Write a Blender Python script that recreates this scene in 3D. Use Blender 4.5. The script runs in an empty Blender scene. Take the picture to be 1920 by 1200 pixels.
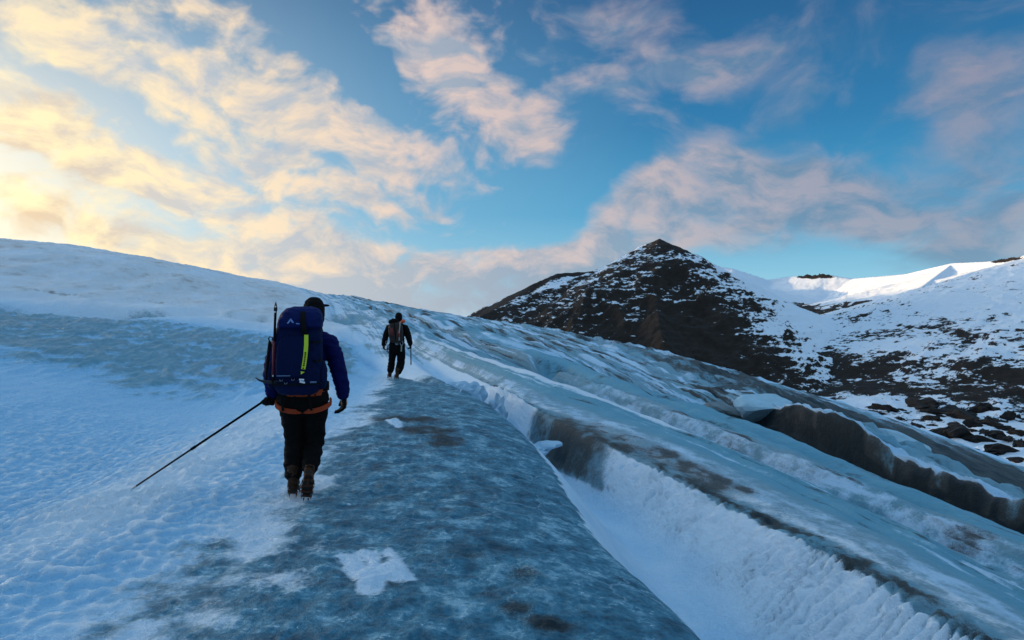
import bpy, bmesh, math, random
import numpy as np
from mathutils import Vector, Matrix

random.seed(7)
rng = np.random.default_rng(11)
C = bpy.context.scene.collection
SC = bpy.context.scene
F = 1371.0                      # focal length in photograph pixels (1920 wide)
CAMZ = 1.6

# ------------------------------------------------------------------ camera
cam_d = bpy.data.cameras.new('camera')
cam_d.sensor_width = 36.0
cam_d.lens = 36.0 * F / 1920.0
cam_d.clip_start = 0.05
cam_d.clip_end = 60000.0
cam = bpy.data.objects.new('camera', cam_d)
cam.location = (0, 0, CAMZ)
cam.rotation_euler = (math.radians(90), 0, 0)
C.objects.link(cam)
SC.camera = cam

SC.view_settings.view_transform = 'Standard'
SC.view_settings.look = 'None'
SC.view_settings.gamma = 1.0
SC.view_settings.use_curve_mapping = False
SC.view_settings.exposure = 0.95

# ------------------------------------------------------------------ sun (low, behind the ice dome on the left)
SUN_AZ, SUN_EL = -64.0, 2.2
a, e = math.radians(SUN_AZ), math.radians(SUN_EL)
SUN_DIR = Vector((math.sin(a) * math.cos(e), math.cos(a) * math.cos(e), math.sin(e)))
sun_d = bpy.data.lights.new('sun', 'SUN')
sun_d.energy = 4.0
sun_d.angle = math.radians(0.5)
sun_d.color = (1.0, 0.64, 0.30)
sun = bpy.data.objects.new('sun', sun_d)
sun.rotation_euler = (-SUN_DIR).to_track_quat('-Z', 'Y').to_euler()
C.objects.link(sun)

# ------------------------------------------------------------------ sky
world = bpy.data.worlds.new('World')
SC.world = world
world.use_nodes = True
world.cycles.sampling_method = 'MANUAL'
world.cycles.sample_map_resolution = 512


class NT:
    """small helper to write node trees"""
    def __init__(s, tree):
        s.t = tree
        s.n = tree.nodes
        s.l = tree.links

    def node(s, typ, ins=None, **kw):
        nd = s.n.new(typ)
        for k, v in kw.items():
            setattr(nd, k, v)
        for k, v in (ins or {}).items():
            s.put(nd.inputs[k], v)
        return nd

    def put(s, sock, v):
        if hasattr(v, 'is_linked') or hasattr(v, 'links'):
            s.l.new(v, sock)
        else:
            sock.default_value = v

    def m(s, op, a, b=None, c=None, clamp=False):
        nd = s.n.new('ShaderNodeMath')
        nd.operation = op
        nd.use_clamp = clamp
        for i, v in enumerate((a, b, c)):
            if v is not None:
                s.put(nd.inputs[i], v)
        return nd.outputs[0]

    def sstep(s, lo, hi, v):
        nd = s.n.new('ShaderNodeMapRange')
        nd.interpolation_type = 'SMOOTHSTEP'
        s.put(nd.inputs['Value'], v)
        s.put(nd.inputs['From Min'], lo)
        s.put(nd.inputs['From Max'], hi)
        return nd.outputs[0]

    def mix(s, f, a, b, blend='MIX'):
        nd = s.n.new('ShaderNodeMix')
        nd.data_type = 'RGBA'
        nd.blend_type = blend
        nd.clamp_factor = True
        s.put(nd.inputs[0], f)
        for sock, v in ((nd.inputs[6], a), (nd.inputs[7], b)):
            if isinstance(v, tuple) and len(v) == 3:
                v = (*v, 1.0)
            s.put(sock, v)
        return nd.outputs[2]

    def ramp(s, v, stops, interp='LINEAR'):
        nd = s.n.new('ShaderNodeValToRGB')
        cr = nd.color_ramp
        cr.interpolation = interp
        while len(cr.elements) < len(stops):
            cr.elements.new(0.5)
        for el, (p, c) in zip(cr.elements, stops):
            el.position = p
            el.color = (*c, 1.0) if len(c) == 3 else c
        s.put(nd.inputs[0], v)
        return nd.outputs[0]

    def noise(s, vec, scale, detail=4, rough=0.55, dist=0.0, dim='3D', lac=2.0):
        nd = s.n.new('ShaderNodeTexNoise')
        nd.noise_dimensions = dim
        s.put(nd.inputs['Vector'], vec)
        nd.inputs['Scale'].default_value = scale
        nd.inputs['Detail'].default_value = detail
        nd.inputs['Roughness'].default_value = rough
        nd.inputs['Lacunarity'].default_value = lac
        nd.inputs['Distortion'].default_value = dist
        return nd.outputs[0]

    def mapping(s, vec, loc=(0, 0, 0), rot=(0, 0, 0), scale=(1, 1, 1), typ='POINT'):
        nd = s.n.new('ShaderNodeMapping')
        nd.vector_type = typ
        s.put(nd.inputs[0], vec)
        nd.inputs['Location'].default_value = loc
        nd.inputs['Rotation'].default_value = rot
        nd.inputs['Scale'].default_value = scale
        return nd.outputs[0]


def px_azel(px, py):
    x, z = (px - 960) / F, (600 - py) / F
    return math.atan(x), math.atan(z / math.sqrt(1 + x * x))


def build_sky():
    T = NT(world.node_tree)
    for nd in list(T.n):
        T.n.remove(nd)
    out = T.node('ShaderNodeOutputWorld')
    bg = T.node('ShaderNodeBackground')
    bg.inputs['Strength'].default_value = 0.1
    T.l.new(bg.outputs[0], out.inputs[0])
    tc = T.node('ShaderNodeTexCoord')
    d = tc.outputs['Generated']
    sep = T.node('ShaderNodeSeparateXYZ', {0: d})
    x, y, z = sep.outputs
    az = T.m('ARCTAN2', x, y)
    el = T.m('ARCSINE', z)
    comb = T.node('ShaderNodeCombineXYZ', {0: az, 1: el, 2: 0.0})
    ae = comb.outputs[0]
    # clear sky: zenith blue to pale horizon
    elp = T.m('MULTIPLY', el, 1 / (math.pi / 2))
    clear = T.ramp(elp, [(0.0, (0.30, 0.40, 0.47)), (0.035, (0.145, 0.335, 0.455)), (0.09, (0.030, 0.195, 0.35)), (0.16, (0.012, 0.115, 0.25)),
                         (0.27, (0.007, 0.056, 0.15)), (0.42, (0.09, 0.27, 0.48)), (0.65, (0.20, 0.42, 0.66)), (1.0, (0.24, 0.46, 0.72))])
    # sun-side brightening
    ga, ge = math.radians(-41.0), math.radians(4.5)
    gd = (math.sin(ga) * math.cos(ge), math.cos(ga) * math.cos(ge), math.sin(ge))
    dt = T.node('ShaderNodeVectorMath', {0: d, 1: gd}, operation='DOT_PRODUCT').outputs['Value']
    ang = T.m('ARCCOSINE', T.m('MINIMUM', dt, 0.99999))
    angd = T.m('MULTIPLY', ang, 180 / math.pi / 90.0, clamp=True)      # 0..1 over 90 degrees
    near = T.ramp(angd, [(0.0, (1.0, 1.0, 1.0)), (0.10, (0.95, 0.95, 0.95)), (0.22, (0.72, 0.72, 0.72)), (0.36, (0.42, 0.42, 0.42)), (0.60, (0.0, 0.0, 0.0))])
    lowf = T.m('SUBTRACT', 1.0, T.sstep(0.12, 0.62, el))
    nf = T.m('MULTIPLY', near, T.m('MULTIPLY_ADD', lowf, 0.9, 0.1), clamp=True)
    glowc = T.ramp(angd, [(0.0, (0.72, 0.62, 0.42)), (0.10, (0.58, 0.55, 0.46)), (0.22, (0.36, 0.45, 0.50)), (0.40, (0.19, 0.34, 0.45))])
    base = T.mix(nf, clear, glowc)
    # the bright core of the dawn, just outside the frame on the left
    ca, ce = math.radians(-59.0), math.radians(8.0)
    cd = (math.sin(ca) * math.cos(ce), math.cos(ca) * math.cos(ce), math.sin(ce))
    cdt = T.node('ShaderNodeVectorMath', {0: d, 1: cd}, operation='DOT_PRODUCT').outputs['Value']
    cang = T.m('MULTIPLY', T.m('ARCCOSINE', T.m('MINIMUM', cdt, 0.99999)), 180 / math.pi / 9.5)
    core = T.m('MULTIPLY', T.m('EXPONENT', T.m('MULTIPLY', T.m('MULTIPLY', cang, cang), -1.0)), 13.0)
    core = T.m('MULTIPLY', core, T.sstep(-0.02, 0.03, el))
    corec = T.node('ShaderNodeVectorMath', {0: (1.0, 0.83, 0.66), 3: core}, operation='SCALE').outputs[0]
    nish = T.node('ShaderNodeTexSky', sky_type='NISHITA')
    nish.sun_disc = False
    nish.sun_elevation = math.radians(SUN_EL)
    nish.sun_rotation = math.radians(SUN_AZ)
    nish.altitude = 600
    nish.air_density = 1.2
    nish.dust_density = 0.6
    nish.ozone_density = 2.0
    base10 = T.node('ShaderNodeVectorMath', {0: base, 3: 10.0}, operation='SCALE').outputs[0]
    base10 = T.mix(0.15, base10, nish.outputs[0])
    # ---- clouds
    blobs = [  # px, py, rx, ry, tilt (degrees, down to the right), amplitude
        (60, 110, 190, 110, 25, .75), (235, 110, 150, 70, 25, .75), (330, 190, 260, 80, 28, .8), (120, 265, 330, 75, 20, 1.1),
        (460, 150, 170, 70, 20, .6), (585, 230, 300, 85, 28, 1.0), (760, 300, 240, 55, 24, .8), (440, 20, 150, 55, 15, .75),
        (770, 40, 140, 85, 35, .68), (865, 130, 120, 75, 40, .62), (930, 215, 180, 70, 28, .85), (1000, 270, 120, 60, 32, .7),
        (240, 330, 340, 55, 15, 1.0), (640, 370, 300, 55, 15, .9), (470, 440, 320, 55, 8, .9), (110, 420, 280, 50, 15, 1.1),
        (820, 520, 460, 50, 3, 1.5), (600, 540, 300, 36, 5, 1.2), (980, 485, 220, 30, 4, 1.1),
        (1185, 432, 120, 60, -30, 1.4), (1280, 385, 210, 95, -28, 1.25), (1420, 380, 220, 95, -8, .85), (1590, 360, 260, 85, 8, .75),
        (1800, 270, 190, 150, -40, .95), (1900, 420, 220, 110, 0, .95), (1720, 470, 320, 40, 0, .55), (1880, 150, 140, 160, -40, .5),
        (1230, 130, 340, 130, 10, .33), (1450, 110, 380, 130, -10, .46), (1640, 420, 110, 26, 3, .6), (1360, 300, 170, 60, -30, .4),
        (1120, 40, 260, 70, 5, .30), (1240, 330, 80, 24, -14, .5),
        (190, 190, 140, 42, 25, -.75), (570, 60, 120, 60, 30, -.6), (700, 130, 130, 55, 38, -.8), (300, 395, 330, 16, 17, -.55), (960, 400, 190, 60, 15, -.6),
        (640, 320, 260, 14, 24, -.5), (420, 90, 200, 26, 26, -.4), (1090, 330, 90, 120, 25, -.6), (830, 445, 200, 18, 5, -.5), (300, 250, 240, 14, 26, -.4),
        (500, 300, 200, 10, 24, -.4), (1500, 230, 260, 50, 14, -.4), (1400, 490, 160, 36, 0, -.5)]
    warp = T.noise(ae, 7.0, 3, 0.5)
    warp2 = T.noise(T.mapping(ae, (4.2, 7.7, 0)), 5.0, 3, 0.5)
    aew = T.node('ShaderNodeVectorMath', {0: ae, 1: T.node('ShaderNodeVectorMath', {0: T.node('ShaderNodeCombineXYZ', {0: warp, 1: warp2}).outputs[0], 3: 0.09}, operation='SCALE').outputs[0]}, operation='ADD').outputs[0]
    aeb = T.node('ShaderNodeVectorMath', {0: aew, 1: (0.045, 0.045, 0.0)}, operation='SUBTRACT').outputs[0]
    cov = 0.0
    for px, py, rx, ry, tilt, amp in blobs:
        A, E = px_azel(px, py)
        k = math.cos(A) ** 2 / F
        v = T.mapping(aeb, (A, E, 0), (0, 0, math.radians(-tilt)), (rx * 1.45 * k, ry * 1.45 * k, 1), 'TEXTURE')
        g = T.node('ShaderNodeTexGradient', {0: v}, gradient_type='SPHERICAL')
        cov = T.m('MULTIPLY_ADD', g.outputs['Fac'], amp, cov)
    out_up = T.sstep(math.radians(25), math.radians(42), el)
    out_side = T.sstep(math.radians(40), math.radians(60), T.m('ABSOLUTE', az))
    cov = T.m('ADD', cov, T.m('MULTIPLY', T.m('MAXIMUM', out_up, out_side), 0.60))
    cov = T.m('MINIMUM', cov, 1.15)
    # planar noise outside the frame, streaky noise in view; both from the direction only
    v1 = T.mapping(aew, (0, 0, 0), (0, 0, math.radians(22)), (1.0, 1.9, 1.0))
    n1 = T.noise(v1, 6.0, 8, 0.55, 0.7)
    v2 = T.mapping(aew, (3, 1, 0), (0, 0, math.radians(22)), (1.0, 1.5, 1.0))
    n2 = T.noise(v2, 30.0, 4, 0.5, 0.1)
    puffw = T.m('SUBTRACT', 1.0, T.sstep(-0.10, 0.22, az))
    nn = T.m('MULTIPLY_ADD', T.m('SUBTRACT', n1, 0.5), 2.1, T.m('MULTIPLY', T.m('SUBTRACT', n2, 0.5), T.m('MULTIPLY_ADD', puffw, 1.5, 0.35)))
    dens = T.sstep(0.12, 1.10, T.m('ADD', T.m('MULTIPLY', cov, 0.92), nn))
    dens = T.m('MULTIPLY', dens, T.sstep(-0.03, 0.02, el))
    # cloud light: lit colour by angle from the sun, softer and greyer in the thick parts
    lit = T.ramp(angd, [(0.0, (1.20, 0.98, 0.60)), (0.12, (1.10, 0.90, 0.52)), (0.25, (0.98, 0.77, 0.52)), (0.40, (0.76, 0.59, 0.52)),
                        (0.58, (0.56, 0.46, 0.46)), (0.70, (0.40, 0.36, 0.41)), (0.82, (0.34, 0.31, 0.37)), (0.9, (0.46, 0.44, 0.48)), (1.0, (0.72, 0.69, 0.72))])
    shade = T.ramp(angd, [(0.0, (0.95, 0.60, 0.22)), (0.2, (0.60, 0.60, 0.60)), (0.45, (0.33, 0.39, 0.48)), (0.7, (0.16, 0.25, 0.36)), (1.0, (0.17, 0.23, 0.36))])
    n3 = T.noise(v1, 11.0, 6, 0.6, 0.2)
    n4 = T.noise(T.mapping(v1, (0.035, -0.03, 0)), 11.0, 6, 0.6, 0.2)
    rel = T.m('MULTIPLY_ADD', T.m('SUBTRACT', n3, n4), 4.0, 0.60)
    lowgrey = T.m('MULTIPLY', T.m('SUBTRACT', 1.0, T.sstep(0.045, 0.10, el)), T.sstep(-0.42, -0.22, az))
    rel = T.m('SUBTRACT', rel, T.m('MULTIPLY', lowgrey, 0.9), clamp=True)
    cc = T.mix(rel, shade, lit)
    cc10 = T.node('ShaderNodeVectorMath', {0: cc, 3: 5.6}, operation='SCALE').outputs[0]
    sky = T.mix(T.m('MULTIPLY', dens, T.ramp(angd, [(0.4, (0.9, 0.9, 0.9)), (0.75, (0.74, 0.74, 0.74))])), base10, cc10)
    sky = T.node('ShaderNodeVectorMath', {0: sky, 1: T.node('ShaderNodeVectorMath', {0: corec, 3: 10.0}, operation='SCALE').outputs[0]}, operation='ADD').outputs[0]
    T.l.new(sky, bg.inputs['Color'])


build_sky()


# ------------------------------------------------------------------ noise in numpy
def _hash(ix, iy, seed):
    h = (ix.astype(np.int64) * 374761393 + iy.astype(np.int64) * 668265263 + seed * 1274126177) & 0xFFFFFFFF
    h = ((h ^ (h >> 13)) * 1274126177) & 0xFFFFFFFF
    h = (h ^ (h >> 16)) & 0xFFFFFFFF
    return h.astype(np.float64) / 4294967295.0


def vnoise(x, y, seed=0):
    x = np.asarray(x, float); y = np.asarray(y, float)
    ix, iy = np.floor(x), np.floor(y)
    fx, fy = x - ix, y - iy
    ux, uy = fx * fx * fx * (fx * (fx * 6 - 15) + 10), fy * fy * fy * (fy * (fy * 6 - 15) + 10)

    def g(jx, jy):
        an = _hash(ix + jx, iy + jy, seed) * 2 * np.pi
        return np.cos(an) * (fx - jx) + np.sin(an) * (fy - jy)
    a, b, c, d = g(0, 0), g(1, 0), g(0, 1), g(1, 1)
    return (a + (b - a) * ux + (c - a) * uy + (a - b - c + d) * ux * uy) * 1.4


def fbm(x, y, octv=4, seed=0, gain=0.5, lac=2.03, ridged=False):
    s, amp, tot = 0.0, 1.0, 0.0
    for o in range(octv):
        n = vnoise(x, y, seed + o * 17)
        if ridged:
            n = 1 - 2 * np.abs(n)
        s = s + n * amp
        tot += amp
        amp *= gain
        x, y = x * lac + 13.7, y * lac + 7.3
    return s / tot


def worley(x, y, seed=0):
    ix, iy = np.floor(x), np.floor(y)
    f1 = np.full(x.shape, 9.0)
    for jx in (-1, 0, 1):
        for jy in (-1, 0, 1):
            cx = ix + jx + _hash(ix + jx, iy + jy, seed) * 0.9
            cy = iy + jy + _hash(ix + jx, iy + jy, seed + 5) * 0.9
            f1 = np.minimum(f1, (cx - x) ** 2 + (cy - y) ** 2)
    return np.sqrt(f1)


def sst(lo, hi, v):
    t = np.clip((v - lo) / (hi - lo), 0, 1)
    return t * t * (3 - 2 * t)


def pchip(xk, yk, xq):
    xk, yk = np.asarray(xk, float), np.asarray(yk, float)
    h = np.diff(xk); dl = np.diff(yk) / h
    m = np.zeros_like(yk)
    for i in range(1, len(xk) - 1):
        if dl[i - 1] * dl[i] > 0:
            w1, w2 = 2 * h[i] + h[i - 1], h[i] + 2 * h[i - 1]
            m[i] = (w1 + w2) / (w1 / dl[i - 1] + w2 / dl[i])
    m[0], m[-1] = dl[0], dl[-1]
    i = np.clip(np.searchsorted(xk, xq) - 1, 0, len(h) - 1)
    t = np.clip((xq - xk[i]) / h[i], 0, 1)
    t2, t3 = t * t, t * t * t
    return (2 * t3 - 3 * t2 + 1) * yk[i] + (t3 - 2 * t2 + t) * h[i] * m[i] + (3 * t2 - 2 * t3) * yk[i + 1] + (t3 - t2) * h[i] * m[i + 1]


def grid_mesh(name, X, Y, Z, attrs=None):
    R, Cn = X.shape
    me = bpy.data.meshes.new(name)
    co = np.stack([X, Y, Z], -1).reshape(-1, 3).astype(np.float32)
    i = np.arange(R * Cn).reshape(R, Cn)
    q = np.stack([i[:-1, :-1], i[:-1, 1:], i[1:, 1:], i[1:, :-1]], -1).reshape(-1, 4)
    nf = len(q)
    me.vertices.add(len(co)); me.vertices.foreach_set('co', co.ravel())
    me.loops.add(nf * 4); me.loops.foreach_set('vertex_index', q.ravel().astype(np.int32))
    me.polygons.add(nf); me.polygons.foreach_set('loop_start', np.arange(0, nf * 4, 4, dtype=np.int32))
    me.update(calc_edges=True)
    me.polygons.foreach_set('use_smooth', np.ones(nf, bool))
    for an, arr in (attrs or {}).items():
        at = me.attributes.new(an, 'FLOAT', 'POINT')
        at.data.foreach_set('value', arr.ravel().astype(np.float32))
    me.update()
    return me


def link(name, me, m=None, parent=None, kind=None, label=None, cat=None, group=None):
    o = bpy.data.objects.new(name, me)
    C.objects.link(o)
    if m is not None and me is not None:
        me.materials.clear(); me.materials.append(m)
    if parent is not None:
        o.parent = parent
    tag(o, label, cat, group, kind)
    return o


def tag(o, label=None, cat=None, group=None, kind=None):
    if label: o['label'] = label
    if cat: o['category'] = cat
    if group: o['group'] = group
    if kind: o['kind'] = kind
    return o


# ------------------------------------------------------------------ materials
def new_mat(name):
    m = bpy.data.materials.new(name)
    m.use_nodes = True
    T = NT(m.node_tree)
    p = [n for n in T.n if n.type == 'BSDF_PRINCIPLED'][0]
    return m, T, p


def simple_mat(name, col, rough=0.7, metal=0.0, var=0.25, scale=30.0, bump=0.15, spec=0.3, bscale=None):
    m, T, p = new_mat(name)
    tc = T.node('ShaderNodeTexCoord').outputs['Object']
    n = T.noise(tc, scale, 5, 0.6)
    f = T.m('MULTIPLY_ADD', n, 2 * var, 1 - var)
    c = T.node('ShaderNodeVectorMath', {0: col, 3: f}, operation='SCALE').outputs[0]
    T.l.new(c, p.inputs['Base Color'])
    p.inputs['Roughness'].default_value = rough
    p.inputs['Metallic'].default_value = metal
    p.inputs['Specular IOR Level'].default_value = spec
    if bump:
        b = T.node('ShaderNodeBump', {'Strength': bump, 'Distance': 0.01, 'Height': T.noise(tc, bscale or scale * 4, 4, 0.6)})
        T.l.new(b.outputs[0], p.inputs['Normal'])
    return m


def attr(T, name):
    return T.node('ShaderNodeAttribute', attribute_name=name, attribute_type='GEOMETRY').outputs['Fac']


def glacier_material():
    m, T, p = new_mat('glacier_ice')
    tc = T.node('ShaderNodeTexCoord').outputs['Object']
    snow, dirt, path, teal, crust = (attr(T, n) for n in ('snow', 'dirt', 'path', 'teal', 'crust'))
    grain = T.noise(tc, 22, 5, 0.65)
    mid = T.noise(tc, 4.5, 6, 0.62)
    big = T.noise(tc, 0.7, 5, 0.6)
    fine = T.noise(tc, 70, 3, 0.6)
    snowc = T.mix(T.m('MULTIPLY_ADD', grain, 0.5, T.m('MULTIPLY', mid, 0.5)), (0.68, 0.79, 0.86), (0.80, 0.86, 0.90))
    crust_shade_col = T.mix(T.m('MULTIPLY_ADD', grain, 0.5, T.m('MULTIPLY', mid, 0.5)), (0.22, 0.50, 0.74), (0.42, 0.68, 0.85))
    snowc = T.mix(crust, snowc, crust_shade_col)  # blue crust tint, also carrying shade painted into cups and flutes
    # walked-on blue ice, mottled, with frost flecks and painted glints
    pat = T.m('MULTIPLY_ADD', mid, 0.95, T.m('MULTIPLY_ADD', grain, 0.55, T.m('MULTIPLY_ADD', T.noise(tc, 1.6, 4, 0.55), 0.45, -0.475)))
    icec = T.ramp(pat, [(0.28, (0.020, 0.075, 0.115)), (0.43, (0.040, 0.155, 0.225)), (0.56, (0.075, 0.245, 0.335)), (0.68, (0.24, 0.46, 0.56))])
    fleck = T.sstep(0.60, 0.68, T.m('MULTIPLY_ADD', fine, 0.45, T.m('MULTIPLY', mid, 0.55)))
    icec = T.mix(T.m('MULTIPLY', fleck, 0.55), icec, (0.55, 0.72, 0.82))
    wv = T.node('ShaderNodeVectorMath', {0: tc, 1: T.node('ShaderNodeVectorMath', {0: T.node('ShaderNodeCombineXYZ', {0: mid, 1: big}).outputs[0], 3: 0.5}, operation='SCALE').outputs[0]}, operation='ADD').outputs[0]
    ed = T.node('ShaderNodeTexVoronoi', {'Vector': wv, 'Scale': 1.7}, feature='DISTANCE_TO_EDGE').outputs['Distance']
    crack = T.m('MULTIPLY', T.m('SUBTRACT', 1.0, T.sstep(0.0, 0.022, ed)), T.sstep(0.45, 0.62, T.noise(tc, 1.1, 3, 0.5)))
    icec = T.mix(T.m('MULTIPLY', crack, 0.55), icec, (0.42, 0.60, 0.70))
    sp = T.node('ShaderNodeTexVoronoi', {'Vector': wv, 'Scale': 26.0}).outputs['Distance']
    glint = T.m('MULTIPLY', T.m('SUBTRACT', 1.0, T.sstep(0.16, 0.26, sp)), T.sstep(0.52, 0.62, mid))
    icec = T.mix(T.m('MULTIPLY', glint, 0.75), icec, (0.66, 0.80, 0.88))  # small pale spots painted in as glints
    tealc = T.mix(T.m('MULTIPLY_ADD', big, 0.6, T.m('MULTIPLY', mid, 0.4)), (0.060, 0.25, 0.35), (0.22, 0.47, 0.57))
    dirt_shade_col = T.mix(grain, (0.014, 0.013, 0.011), (0.100, 0.091, 0.077))
    dirt_shade_col = T.mix(T.m('MULTIPLY', path, 0.8), dirt_shade_col, T.mix(grain, (0.010, 0.013, 0.015), (0.045, 0.060, 0.066)))
    dirt_shade_col = T.mix(T.sstep(0.80, 1.05, dirt), dirt_shade_col, (0.012, 0.011, 0.010))  # highest values near black: painted chasm shade and thick debris
    greyi = T.mix(mid, (0.15, 0.24, 0.28), (0.36, 0.46, 0.50))
    c = T.mix(teal, greyi, tealc)
    c = T.mix(T.sstep(0.25, 0.75, T.m('MULTIPLY_ADD', T.m('SUBTRACT', grain, 0.5), 0.7, path)), c, icec)
    sf = T.sstep(0.30, 0.70, T.m('ADD', snow, T.m('MULTIPLY', T.m('SUBTRACT', T.m('MULTIPLY_ADD', grain, 0.5, T.m('MULTIPLY', mid, 0.5)), 0.5), 1.1)))
    c = T.mix(sf, c, snowc)
    df = T.sstep(0.30, 0.72, T.m('ADD', dirt, T.m('MULTIPLY', T.m('SUBTRACT', T.m('MULTIPLY_ADD', fine, 0.4, T.m('MULTIPLY', mid, 0.6)), 0.5), 1.3)))
    c = T.mix(T.m('MULTIPLY', df, 0.92), c, dirt_shade_col)
    c = T.mix(T.m('MULTIPLY', attr(T, 'warm_tint'), T.m('MULTIPLY_ADD', mid, 0.9, 0.15), clamp=True), c, (0.60, 0.53, 0.47))
    T.l.new(c, p.inputs['Base Color'])
    r = T.m('MULTIPLY_ADD', sf, 0.20, 0.52)
    T.l.new(T.m('MULTIPLY_ADD', df, 0.15, r), p.inputs['Roughness'])
    p.inputs['Specular IOR Level'].default_value = 0.16
    h = T.m('ADD', T.m('MULTIPLY', mid, 0.55), T.m('MULTIPLY_ADD', grain, 0.25, T.m('MULTIPLY', fine, 0.06)))
    b = T.node('ShaderNodeBump', {'Strength': 0.9, 'Distance': 0.16, 'Height': h})
    T.l.new(b.outputs[0], p.inputs['Normal'])
    return m


def mountain_material(name, rock_scale, stretch, snow_tint=(0.76, 0.82, 0.87)):
    m, T, p = new_mat(name)
    tc = T.node('ShaderNodeTexCoord').outputs['Object']
    cov = attr(T, 'cover')
    sv = T.mapping(tc, (0, 0, 0), (0, 0, 0), stretch)
    n1 = T.noise(sv, rock_scale, 7, 0.62, 0.6)
    n2 = T.noise(sv, rock_scale * 4.1, 5, 0.65, 0.3)
    n3 = T.noise(T.mapping(tc, (0, 0, 0), (0, 0, 0), (1.5, 1.5, 0.55)), rock_scale * 1.3, 6, 0.6, 0.8)
    nn = T.m('MULTIPLY_ADD', n1, 0.40, T.m('MULTIPLY_ADD', n3, 0.28, T.m('MULTIPLY', n2, 0.32)))
    sf = T.sstep(-0.018, 0.018, T.m('SUBTRACT', cov, nn))
    rock = T.mix(T.noise(tc, rock_scale * 3, 5, 0.6), (0.009, 0.0065, 0.005), (0.040, 0.029, 0.021))
    sn = T.mix(T.noise(tc, rock_scale * 1.5, 4, 0.5), tuple(v * 0.9 for v in snow_tint), snow_tint)
    T.l.new(T.mix(sf, rock, sn), p.inputs['Base Color'])
    p.inputs['Roughness'].default_value = 0.8
    p.inputs['Specular IOR Level'].default_value = 0.15
    b = T.node('ShaderNodeBump', {'Strength': 0.5, 'Distance': 0.35 / rock_scale, 'Height': T.m('MULTIPLY_ADD', sf, 0.10, nn)})
    T.l.new(b.outputs[0], p.inputs['Normal'])
    return m


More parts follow.
